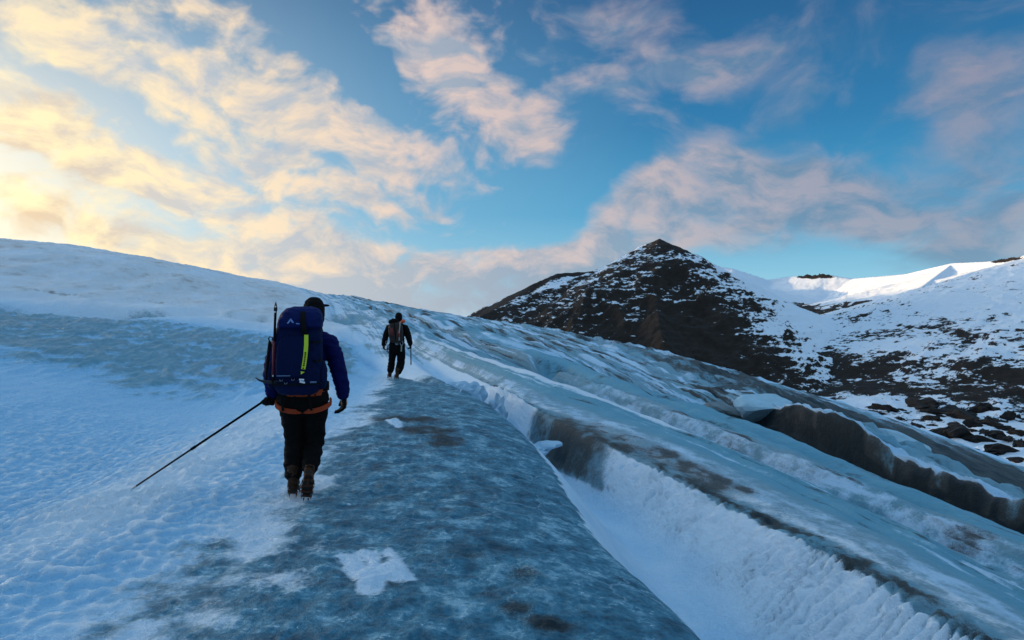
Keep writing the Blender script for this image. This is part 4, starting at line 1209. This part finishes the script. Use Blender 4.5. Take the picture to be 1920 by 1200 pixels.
for s in (-1, 1):
    bm = bmesh.new()
    squircle(bm, [(-.035 + s * .205, -.25, .99, .022, .06), (-.035 + s * .212, -.25, 1.03, .034, .085), (-.035 + s * .214, -.25, 1.15, .034, .088), (-.035 + s * .207, -.25, 1.23, .018, .07)], seg=20)
    fuse('side_pocket', bm, M['pack_blue'], PK, voxel=.007, smooth=3, folds=.006, fscale=12, seed=45)
    bm = bmesh.new()   # shoulder straps over the jacket
    band(bm, [(.02 + s * .10, -.10, 1.47), (.02 + s * .105, .0, 1.52), (.01 + s * .12, .12, 1.47), (s * .13, .20, 1.34), (s * .15, .18, 1.18), (s * .17, .06, 1.08), (s * .17, -.10, 1.04)],
         [.05, .06, .06, .06, .05, .03, .025], .014, [(0, -.5, 1), (0, 0, 1), (0, .7, .7), (0, 1, .1), (0, 1, -.1), (s, .4, 0), (s, 0, 0)])
    finish('shoulder_strap', bm, M['webbing'], PK)
    bm = bmesh.new()   # wings of the hip belt
    band(bm, [(-.02 + s * .10, -.13, 1.0), (-.01 + s * .19, -.08, 1.0), (-.01 + s * .215, .0, .99), (-.01 + s * .17, .10, .985), (-.01 + s * .02, .165, .98)], [.10, .10, .08, .05, .035], .014,
         [(s * .3, -1, 0), (s, -.5, 0), (s, 0, 0), (s, .7, 0), (0, 1, 0)])
    finish('hip_belt', bm, M['webbing'], PK)
for z, x0, x1 in ((1.045, -.245, .172), (1.40, .06, .168), (1.24, .09, .175)):
    bm = bmesh.new()
    band(bm, [(x0, -.30, z), (x0 + .012, -.385, z - .003), ((x0 + x1) / 2, -.425, z - .004), (x1 - .012, -.385, z), (x1, -.30, z + .004)], .017, .004, [(-1, -.4, 0), (-.7, -1, 0), (0, -1, 0), (.7, -1, 0), (1, -.4, 0)])
    finish('compression_strap', bm, M['webbing'], PK, smooth=False)
bm = bmesh.new()   # black webbing over the lid
band(bm, [(.018, -.30, 1.685), (.020, -.39, 1.655), (.022, -.428, 1.59), (.030, -.432, 1.52), (.038, -.420, 1.46)], [.02, .042, .05, .046, .04], .006, [(0, -.5, 1), (0, -.8, .6), (0, -1, .1), (0, -1, 0), (0, -1, 0)])
finish('lid_strap', bm, M['webbing'], PK)
LS = [(.050, -.432, 1.462), (.050, -.440, 1.38), (.044, -.446, 1.29), (.034, -.450, 1.215), (.026, -.448, 1.172)]
bm = bmesh.new()
band(bm, LS, .034, .006, (0, -1, 0))
ls = finish('lime_strap', bm, M['lime'], PK, smooth=False)
# dark lettering running up the strap: too small in the photograph to read, kept as the small dark glyph shapes it shows
bm = bmesh.new()
for k in range(7):
    t = k / 6
    z = 1.205 + t * .105
    x = np.interp(z, [1.172, 1.215, 1.29, 1.38], [.026, .034, .044, .050])
    y = np.interp(z, [1.172, 1.215, 1.29, 1.38], [-.448, -.450, -.446, -.440]) - .0075
    box(bm, (x - .0015, y, z), (.0065, .0012, .0052 if k % 2 else .0062))
    if k in (0, 2, 5):
        box(bm, (x + .005, y, z + .005), (.0022, .0012, .0022))
finish('lettering', bm, M['webbing'], ls, smooth=False)
bm = bmesh.new()
bmesh.ops.create_cone(bm, segments=12, radius1=.006, radius2=.006, depth=.004, cap_ends=True, matrix=Matrix.Translation((.026, -.456, 1.180)) @ Matrix.Rotation(math.pi / 2, 4, 'X'))
finish('eyelet', bm, M['webbing'], ls, smooth=False)
bm = bmesh.new()
v = [bm.verts.new(p) for p in ((.006, -.452, 1.155), (.038, -.452, 1.148), (.008, -.452, 1.128), (.006, -.446, 1.155), (.038, -.446, 1.148), (.008, -.446, 1.128))]
for q in ((0, 1, 2), (5, 4, 3), (0, 3, 4, 1), (1, 4, 5, 2), (2, 5, 3, 0)):
    bm.faces.new([v[i] for i in q])
finish('strap_tail', bm, M['lime'], PK, smooth=False)
for c, hs, r in (((.012, -.438, 1.083), (.020, .008, .007), .05), ((.018, -.438, 1.062), (.022, .008, .007), .25)):
    bm = bmesh.new()
    box(bm, c, hs, Matrix.Rotation(r, 3, 'Y'), .002)
    finish('buckle', bm, M['white'], PK, smooth=False)
TABM = simple_mat('blue_grey_tab', (0.10, 0.16, 0.28), .5)
for c, hs in (((.105, -.405, 1.058), (.027, .006, .007)), ((-.135, -.445, 1.118), (.055, .004, .004))):
    bm = bmesh.new()
    box(bm, c, hs, None, .001)
    finish('reflective_tab', bm, TABM, PK, smooth=False)
bm = bmesh.new()   # the small peak shaped emblem on the lid, and the short mark beside it
for pts in (((-.110, 1.558), (-.078, 1.600), (-.070, 1.592), (-.098, 1.556)), ((-.082, 1.590), (-.074, 1.598), (-.052, 1.566), (-.062, 1.560), (-.076, 1.576)), ((-.035, 1.553), (-.034, 1.561), (-.004, 1.557), (-.006, 1.550))):
    a = [bm.verts.new((x, -.4275, z)) for x, z in pts]; b = [bm.verts.new((x, -.420, z)) for x, z in pts]
    n = len(pts)
    bm.faces.new(a); bm.faces.new(list(reversed(b)))
    for k in range(n):
        bm.faces.new((a[k], b[k], b[(k + 1) % n], a[(k + 1) % n]))
finish('emblem', bm, simple_mat('pale_blue_print', (0.16, 0.28, 0.55), .5), PK, smooth=False)
bm = bmesh.new()   # cord loop and hanging cord on the left side
pts = [(-.225, -.33, 1.33), (-.262, -.33, 1.41), (-.268, -.33, 1.43), (-.255, -.33, 1.445), (-.238, -.33, 1.435)]
tube(bm, pts, [.006] * 5, seg=8)
tube(bm, [(-.258, -.33, 1.40), (-.272, -.32, 1.28), (-.285, -.31, 1.16), (-.29, -.30, 1.08)], [.013, .014, .012, .008], seg=8)
finish('cord', bm, M['webbing'], PK)
bm = bmesh.new()
tube(bm, [(.02, -.13, 1.60), (.03, -.10, 1.64), (.06, -.10, 1.64), (.07, -.13, 1.60)], [.008] * 4, seg=8)
finish('haul_loop', bm, M['webbing'], PK)
for x, z in ((-.155, 1.085), (-.118, 1.06), (-.06, 1.09)):
    bm = bmesh.new()
    tube(bm, [(x - .012, -.415, z), (x - .008, -.428, z - .012), (x + .008, -.428, z - .012), (x + .012, -.415, z)], [.003] * 4, seg=6)
    finish('gear_loop', bm, M['steel'], PK)


def ice_axe(name, label, top, bottom, loc, shaft_m, sleeve_m=None, pick=(-1, 0, 0), spike_up=True, rotz=0.0):
    """axe with spike at one end and pick + adze head at the other"""
    t = thing(name, label, 'ice axe', loc, rotz)
    top, bottom = Vector(top), Vector(bottom)
    spike, head = (top, bottom) if spike_up else (bottom, top)
    d = (spike - head).normalized(); L = (spike - head).length
    bm = bmesh.new()
    tube(bm, [head, spike - d * .05], [(.011, .016)] * 2, hint=pick, seg=10)
    finish('shaft', bm, shaft_m, t)
    bm = bmesh.new()
    tube(bm, [spike - d * .075, spike - d * .05, spike - d * .015, spike], [(.016, .019), (.015, .018), (.007, .008), .0015], hint=pick, seg=10)
    finish('spike', bm, M['dark_metal'], t)
    if sleeve_m:
        bm = bmesh.new()
        tube(bm, [head + d * .06, head + d * .34], [(.0135, .0185)] * 2, hint=pick, seg=10)
        finish('grip_sleeve', bm, sleeve_m, t)
    p = Vector(pick).normalized()
    bm = bmesh.new()
    pts = [head + p * .02, head + p * .07 + d * .006, head + p * .115 + d * .022, head + p * .145 + d * .045]
    tube(bm, [head - p * .03] + pts, [(.009, .014), (.008, .014), (.007, .012), (.006, .008), (.002, .003)], hint=d.cross(p), seg=8)
    finish('pick', bm, M['dark_metal'], t)
    bm = bmesh.new()
    tube(bm, [head - p * .02, head - p * .06 + d * .004, head - p * .085 + d * .012], [(.010, .008), (.022, .006), (.026, .003)], hint=d.cross(p), seg=8)
    finish('adze', bm, M['dark_metal'], t)
    return t


AX = ice_axe('ice_axe', 'ice axe with dark spike up and maroon sleeve strapped to the blue backpack', (-.205, -.36, 1.742), (-.228, -.37, 1.062), (H1X, H1Y, ground(H1X, H1Y)), M['black_cloth'], M['maroon'], pick=(-1, .1, -.05), rotz=.20)
for c in ((-.205, -.378, 1.70), (-.210, -.381, 1.655), (-.226, -.391, 1.115)):
    bm = bmesh.new()
    box(bm, c, (.005, .003, .006))
    finish('rivet', bm, M['white'], AX, smooth=False)

# ---- trekking pole trailing behind, from the left hand to the ice
tipx, tipy = -3.43, 6.58
gz1 = ground(H1X, H1Y)
tip = Vector((tipx, tipy, ground(tipx, tipy) + .004))
grip = Vector((H1X, H1Y, gz1)) + Matrix.Rotation(.20, 3, 'Z') @ POLE_H
TP = thing('trekking_pole', 'thin black trekking pole trailing from the hand to the snow', 'trekking pole', tuple(tip))
d = (grip - tip).normalized(); Lp = (grip - tip).length
bm = bmesh.new(); tube(bm, [d * .05, d * (Lp * .45)], [.0085, .009], seg=10); finish('lower_shaft', bm, M['dark_metal'], TP)
bm = bmesh.new(); tube(bm, [d * (Lp * .45), d * (Lp - .06)], [.0105, .0105], seg=10); finish('upper_shaft', bm, M['webbing'], TP)
bm = bmesh.new(); tube(bm, [d * (Lp - .08), d * (Lp - .02), d * (Lp + .05), d * (Lp + .075)], [.012, .016, .0165, .012], seg=10); finish('grip', bm, M['black_cloth'], TP)
bm = bmesh.new(); tube(bm, [d * .0, d * .02, d * .06], [.003, .008, .010], seg=10); finish('tip', bm, M['steel'], TP)
bm = bmesh.new(); tube(bm, [d * (Lp * .44), d * (Lp * .47)], [.013, .013], seg=10); finish('clamp', bm, M['webbing'], TP)
bm = bmesh.new()
sv = d.cross(Vector((0, 1, 0))).normalized()
tube(bm, [d * (Lp + .05), d * (Lp + .01) + Vector((.03, -.02, -.05)), d * (Lp - .05) + Vector((.03, -.03, -.04)), d * (Lp - .02)], [.006] * 4, seg=6)
finish('wrist_strap', bm, M['webbing'], TP)

# ---- the farther hiker
H2X, H2Y = -3.13, 19.9
g2 = ground(H2X, H2Y)
H2 = thing('person', 'farther hiker in black, arms out, near the top of the ice path', 'person', (H2X, H2Y, g2), .12)
J2 = {k: Vector(v) for k, v in dict(hip=(.0, 0, .88), waist=(.0, .03, 1.03), chest=(0, .07, 1.28), neck=(.03, .11, 1.49),
      sho_l=(-.215, .08, 1.39), elb_l=(-.315, .04, 1.13), wri_l=(-.365, .10, .93), han_l=(-.37, .12, .84),
      sho_r=(.215, .08, 1.39), elb_r=(.315, .05, 1.14), wri_r=(.360, .12, .93), han_r=(.365, .14, .85),
      leg_l=(-.10, 0, .86), kne_l=(-.145, .16, .50), ank_l=(-.19, .14, .16), toe_l=(-.22, .32, .08),
      leg_r=(.10, 0, .86), kne_r=(.105, .06, .47), ank_r=(.01, -.12, .13), toe_r=(-.03, .06, .05)).items()}
HD2 = (.04, .14, 1.655)
body_mesh(H2, J2, HD2, 0)
bm = bmesh.new()
tube(bm, [(0, 0, .98), (0, 0, .90), (0, 0, .80)], [(.19, .14), (.22, .16), (.205, .15)], seg=20)
tube(bm, [(-.105, 0, .84), (-.125, .09, .67), (-.145, .155, .50), (-.165, .14, .34), (-.185, .12, .20)], [(.11, .12), (.105, .11), (.090, .095), (.095, .10), (.085, .09)], seg=16)
tube(bm, [(.105, 0, .84), (.110, .04, .66), (.105, .06, .47), (.075, -.02, .32), (.030, -.09, .19)], [(.115, .12), (.115, .115), (.105, .10), (.105, .10), (.085, .09)], seg=16)
fuse('trousers', bm, M['dark_trouser'], H2, voxel=.013, smooth=4, folds=.018, fscale=7, seed=53)
bm = bmesh.new()
tube(bm, [(0, 0, .84), (0, 0, .94), (0, .03, 1.08), (0, .06, 1.24), (.0, .08, 1.35), (.02, .10, 1.44), (.03, .11, 1.51)], [(.225, .16), (.21, .15), (.195, .14), (.20, .14), (.20, .135), (.15, .11), (.085, .085)], seg=20)
for s in 'lr':
    a, b, c = J2['sho_' + s], J2['elb_' + s], J2['wri_' + s]
    sg = -1 if s == 'l' else 1
    tube(bm, [a + Vector((-sg * .09, 0, .03)), a, a.lerp(b, .5) + Vector((sg * .01, 0, 0)), b, b.lerp(c, .5), c], [.09, .098, .085, .078, .070, .06], seg=16)
fuse('jacket', bm, M['black_cloth'], H2, voxel=.012, smooth=4, folds=.018, fscale=9, seed=59)
for s in 'lr':
    bm = bmesh.new()
    w = J2['wri_' + s]
    sg = -1 if s == 'l' else 1
    hand(bm, w, (sg * .03, .15, -1), (-sg, .1, 0), (-sg * .2, 1, 0), curl=.8 if s == 'r' else .45, scale=1.15)
    fuse('glove', bm, M['black_cloth'], H2, voxel=.006, smooth=2)
bm = bmesh.new()
hc = Vector(HD2)
tube(bm, [hc + Vector((0, -.01, -.07)), hc + Vector((0, 0, -.01)), hc + Vector((0, 0, .06)), hc + Vector((0, 0, .12))], [(.088, .10), (.098, .11), (.10, .11), (.082, .09)], seg=18)
tube(bm, [hc + Vector((0, .07, .075)), hc + Vector((0, .18, .075))], [(.08, .014), (.055, .010)], seg=12)
fuse('cap', bm, M['black_cloth'], H2, voxel=.009, smooth=2)
boot(H2, (-.185, .05, .075), (-.235, .33, .055), (0, 0, 1))
boot(H2, (.025, -.205, .075), (-.045, .085, .045), (0, .1, 1))
hn = bpy.data.objects.new('harness', None); C.objects.link(hn); hn.parent = H2
bm = bmesh.new()
an = np.linspace(-.5, math.pi + .5, 18)
band(bm, [(.215 * math.cos(a), -.165 * math.sin(a), .935) for a in an], .045, .012, [(math.cos(a), -math.sin(a), 0) for a in an])
finish('waist_belt', bm, M['webbing'], hn, smooth=False)


def carabiner(parent, c, sc=1.0, m=None):
    bm = bmesh.new()
    pts = [Vector(c) + Vector((.026 * sc * math.cos(a), -.012, .042 * sc * math.sin(a))) for a in np.linspace(0, 2 * math.pi, 15)]
    tube(bm, pts, [.006 * sc] * 15, hint=(0, 1, 0), seg=6, cap=False)
    return finish('carabiner', bm, m or M['steel'], parent)


for c, sc in (((.128, -.175, .99), 1.5), ((-.01, -.180, .985), 1.0), ((.015, -.183, .975), .9), ((-.235, -.04, .90), 1.0), ((-.262, -.04, .93), .9), ((-.250, -.03, .82), 1.0), ((-.28, -.02, 1.0), 1.0), ((-.245, -.02, .74), .8)):
    carabiner(hn, c, sc)
bm = bmesh.new()
band(bm, [(.128, -.180, .94), (.126, -.192, .86), (.120, -.19, .76)], .035, .008, [(0, -1, 0)] * 3)
finish('sling', bm, M['light_strap'], hn, smooth=False)
for x, z in ((-.24, .86), (-.262, .83), (-.232, .80)):
    bm = bmesh.new()
    tube(bm, [(x, -.03, z + .06), (x - .012, -.03, z), (x - .004, -.03, z - .09)], [.010, .012, .010], seg=6)
    finish('ice_screw', bm, M['dark_metal'], hn)

P2 = thing('backpack', 'small dark backpack with faded red panels on the farther hiker', 'backpack', (H2X, H2Y, g2), .12)
bm = bmesh.new()
squircle(bm, [(-.02, -.20, 1.0, .12, .06), (-.02, -.21, 1.03, .165, .10), (-.02, -.21, 1.2, .19, .12), (-.03, -.20, 1.4, .19, .12), (-.03, -.19, 1.50, .165, .10), (-.02, -.18, 1.55, .11, .07)], seg=24)
fuse('pack_body', bm, M['brown_pack'], P2, voxel=.012, smooth=3, folds=.014, fscale=9, seed=71)
bm = bmesh.new()
tube(bm, [(-.19, -.20, 1.55), (-.10, -.20, 1.585), (-.02, -.19, 1.58), (.03, -.18, 1.56)], [.055, .070, .066, .05], hint=(0, 1, 0), seg=14)
fuse('lid', bm, M['black_cloth'], P2, voxel=.012, smooth=3, folds=.01, fscale=12, seed=75)
for x, z, h in ((-.125, 1.30, .10), (.05, 1.25, .10)):
    bm = bmesh.new()
    squircle(bm, [(x, -.325, z - h, .03, .010), (x, -.332, z, .045, .016), (x - .01, -.322, z + h, .03, .010)], seg=16)
    finish('pocket_panel', bm, M['red_pack'], P2)
for x0, x1 in ((-.06, -.03), (.09, .07)):
    bm = bmesh.new()
    band(bm, [(x0, -.25, 1.56), (x0, -.335, 1.46), (x1, -.345, 1.28), (x1, -.31, 1.06)], .028, .006, [(0, -.6, 1), (0, -1, .2), (0, -1, 0), (0, -1, -.2)])
    finish('compression_strap', bm, M['light_strap'] if x0 > 0 else M['webbing'], P2, smooth=False)
for s in (-1, 1):
    bm = bmesh.new()
    band(bm, [(.01 + s * .10, -.06, 1.47), (.01 + s * .11, .05, 1.54), (.01 + s * .12, .16, 1.48), (s * .14, .24, 1.34), (s * .16, .20, 1.18), (s * .18, .06, 1.10), (s * .17, -.10, 1.06)],
         [.05, .06, .06, .06, .05, .03, .025], .014, [(0, -.5, 1), (0, 0, 1), (0, .7, .7), (0, 1, .1), (0, 1, -.1), (s, .4, 0), (s, 0, 0)])
    finish('shoulder_strap', bm, M['webbing'], P2)
HL = thing('orange_pouch', 'small round orange pouch on the right shoulder of the farther hiker', 'pouch', (H2X, H2Y, g2), .12)
bm = bmesh.new()
ell(bm, (.165, -.02, 1.575), (.060, .075, .050)); ell(bm, (.13, -.02, 1.55), (.05, .06, .04))
fuse('pouch_shell', bm, M['orange_shell'], HL, voxel=.009, smooth=3)
bm = bmesh.new()
band(bm, [(.165 + .062 * math.cos(a), -.02, 1.575 + .052 * math.sin(a)) for a in np.linspace(-.4, math.pi + .2, 12)], .02, .004, [(math.cos(a), 0, math.sin(a)) for a in np.linspace(-.4, math.pi + .2, 12)])
finish('pouch_strap', bm, M['webbing'], HL, smooth=False)
hx = J2['han_r'] + Vector((.005, .01, -.005))
ice_axe('ice_axe', 'dark ice axe hanging from the right hand of the farther hiker', tuple(hx + Vector((0, 0, .03))), tuple(hx + Vector((.005, -.01, -.49))), (H2X, H2Y, g2), M['dark_metal'], None, pick=(0, 1, 0), spike_up=False, rotz=.12)

# ------------------------------------------------------------------ loose pieces of ice, snow and rock
ICE = simple_mat('block_ice', (0.34, 0.52, 0.60), .4, var=.3, scale=3, bump=.6, bscale=9)
DIRTY_ICE = simple_mat('dirty_block_ice', (0.16, 0.20, 0.21), .5, var=.5, scale=2.5, bump=.6, bscale=9)
SNOWM = simple_mat('packed_snow', (0.36, 0.54, 0.66), .7, var=.1, scale=9, bump=.5, bscale=22)
ROCK = simple_mat('dark_wet_rock', (0.013, 0.010, 0.008), .85, var=.5, scale=.12, bump=.6, bscale=.5)


def lump_mesh(name, seed, cuts=9, sub=3, rough=.12):
    """angular lump of unit size: a ball cut by random planes, edges worn"""
    r = random.Random(seed)
    bm = bmesh.new()
    bmesh.ops.create_icosphere(bm, subdivisions=sub, radius=1)
    pl = []
    for k in range(cuts):
        n = Vector((r.gauss(0, 1), r.gauss(0, 1), r.gauss(0, .7))).normalized()
        pl.append((n, r.uniform(.55, .85)))
    off = r.uniform(0, 50)
    for v in bm.verts:
        for n, d in pl:
            k = v.co.dot(n) - d
            if k > 0:
                v.co -= n * k * .92
        v.co *= 1 + rough * float(vnoise(np.array([v.co.x * 2.2 + off]), np.array([v.co.y * 2.2 + v.co.z * 1.7]), seed)[0])
    me = bpy.data.meshes.new(name)
    bm.to_mesh(me); bm.free()
    return me


def lump(name, me, m, loc, size, rot, label, cat, group=None):
    o = bpy.data.objects.new(name, me)
    C.objects.link(o)
    if not me.materials:
        me.materials.append(m)
    o.location = loc; o.scale = size; o.rotation_euler = rot
    return tag(o, label, cat, group)


def on_glacier(px, Y, py=None):
    x = (px - 960) / F * Y
    return x, Y, ground(x, Y)


# ice blocks and slabs along the dark crevasse
for i, (px, Y, sz, rz, ry, lab, dirty) in enumerate([
        (1425, 35.5, (1.5, 1.0, .75), .5, -.10, 'pale blue ice block with a flat top at the head of the dark crevasse', 0),
        (1345, 37.5, (1.3, .8, .75), .4, .25, 'rounded dirty ice boulder just above the pale flat topped block', 1),
        (1568, 46, (1.1, .8, .9), .3, .3, 'narrow upright blue ice fin beside the debris', 0),
        (1605, 45, (1.2, .9, .7), .6, -.3, 'grey ice lump right of the upright ice fin', 1),
        (1690, 31, (1.45, .7, .34), .75, .28, 'long pale ice slab tilted down along the debris slope', 0),
        (1752, 30, (.75, .45, .30), .7, .3, 'small pale ice slab below the long tilted slab', 0),
        (1660, 38, (1.1, .6, .4), .6, .2, 'blue ice slab above the long tilted slab', 0)]):
    x, y, z = on_glacier(px, Y)
    lump('ice_block', lump_mesh('ice_block', 40 + i, 8, 3, .08), DIRTY_ICE if dirty else ICE, (x, y, z + sz[2] * .35), sz, (0.05, ry, -rz), lab, 'ice block', 'ice blocks along the crevasse')

# torn snow lumps in the head of the gully
for i, (px, py, Y, sz, lab) in enumerate([
        (932, 778, 15.4, (.24, .22, .34), 'broken white snow lump at the dark mouth of the gully'),
        (882, 742, 17.6, (.42, .34, .34), 'torn snow lump against the beige ice face'),
        (855, 712, 19.8, (.5, .4, .22), 'highest torn snow lump in the gully beside the path'),
        (1010, 838, 12.2, (.30, .3, .10), 'low snow lump under the brown ice face')]):
    x, y, z = on_glacier(px, Y)
    lump('snow_lump', lump_mesh('snow_lump', 70 + i, 10, 3, .75), SNOWM, (x, y, z + .04), sz, (.2, .1, i * 1.3), lab, 'snow lump', 'torn snow lumps in the gully')


# rock outcrops through the snow on the valley slope
HXg, HYg, HZg = HILL


def hill_z(px, Y):
    j = int(np.argmin(np.abs(HXg[0] / HYg[0] * F + 960 - px)))
    return float(np.interp(Y, HYg[:, j], HZg[:, j]))


def hill_point(px, py):
    j = int(np.argmin(np.abs(HXg[0] / HYg[0] * F + 960 - px)))
    scr = 600 - (HZg[:, j] - CAMZ) / HYg[:, j] * F
    top = np.minimum.accumulate(scr)
    k = int(np.searchsorted(-top, -py))
    k = min(k, len(scr) - 1)
    return HXg[k, j], HYg[k, j], HZg[k, j]


outs = [(1735, 762, 24, 10, -.5), (1790, 780, 26, 9, -.3), (1790, 772, 20, 8, -.4), (1802, 782, 22, 13, -.5), (1838, 772, 12, 14, .3), (1852, 768, 14, 8, .2), (1865, 770, 9, 5, 0), (1827, 800, 10, 9, .2),
        (1862, 790, 14, 7, -.3), (1855, 797, 16, 9, -.4), (1890, 786, 10, 13, -.6), (1908, 784, 6, 6, 0), (1752, 788, 9, 6, 0), (1765, 782, 6, 3, 0), (1720, 802, 12, 7, -.4), (1748, 799, 6, 3, 0),
        (1756, 812, 20, 7, -.5), (1788, 798, 12, 5, -.3), (1778, 820, 10, 7, -.7), (1800, 818, 20, 18, -.6), (1823, 810, 6, 4, 0), (1835, 828, 16, 10, -.7), (1845, 810, 8, 4, .2), (1865, 818, 12, 10, .5),
        (1888, 808, 10, 5, 0), (1892, 826, 9, 7, -.3), (1912, 815, 10, 9, 0), (1880, 845, 17, 13, -.1), (1912, 838, 10, 12, -.4), (1906, 866, 10, 5, -.2), (1690, 770, 6, 2, -.3), (1684, 785, 7, 2, 0), (1660, 768, 14, 9, -.5),
        (1650, 778, 8, 5, -.3), (1740, 818, 12, 4, .1), (1768, 830, 18, 5, .4), (1840, 855, 20, 6, .4), (1815, 846, 14, 4, .3), (1700, 776, 4, 2, 0), (1770, 768, 5, 3, 0)]
rock_meshes = [lump_mesh('rock_outcrop', 200 + k, 12, 3, .55) for k in range(6)]
for me in rock_meshes:
    me.materials.append(ROCK)
for i, (px, py, rx, ry, rot) in enumerate(outs):
    x, y, z = hill_point(px, py)
    s = y / F
    lump('rock_outcrop', rock_meshes[i % 6], None, (x, y, z), (rx * s * 1.1, rx * s * 2.0, ry * s * 1.15), (0.1, rot * .6, i * 1.1), 'dark rock outcrop showing through the snow of the valley slope', 'rock', 'rock outcrops on the snowy valley slope')
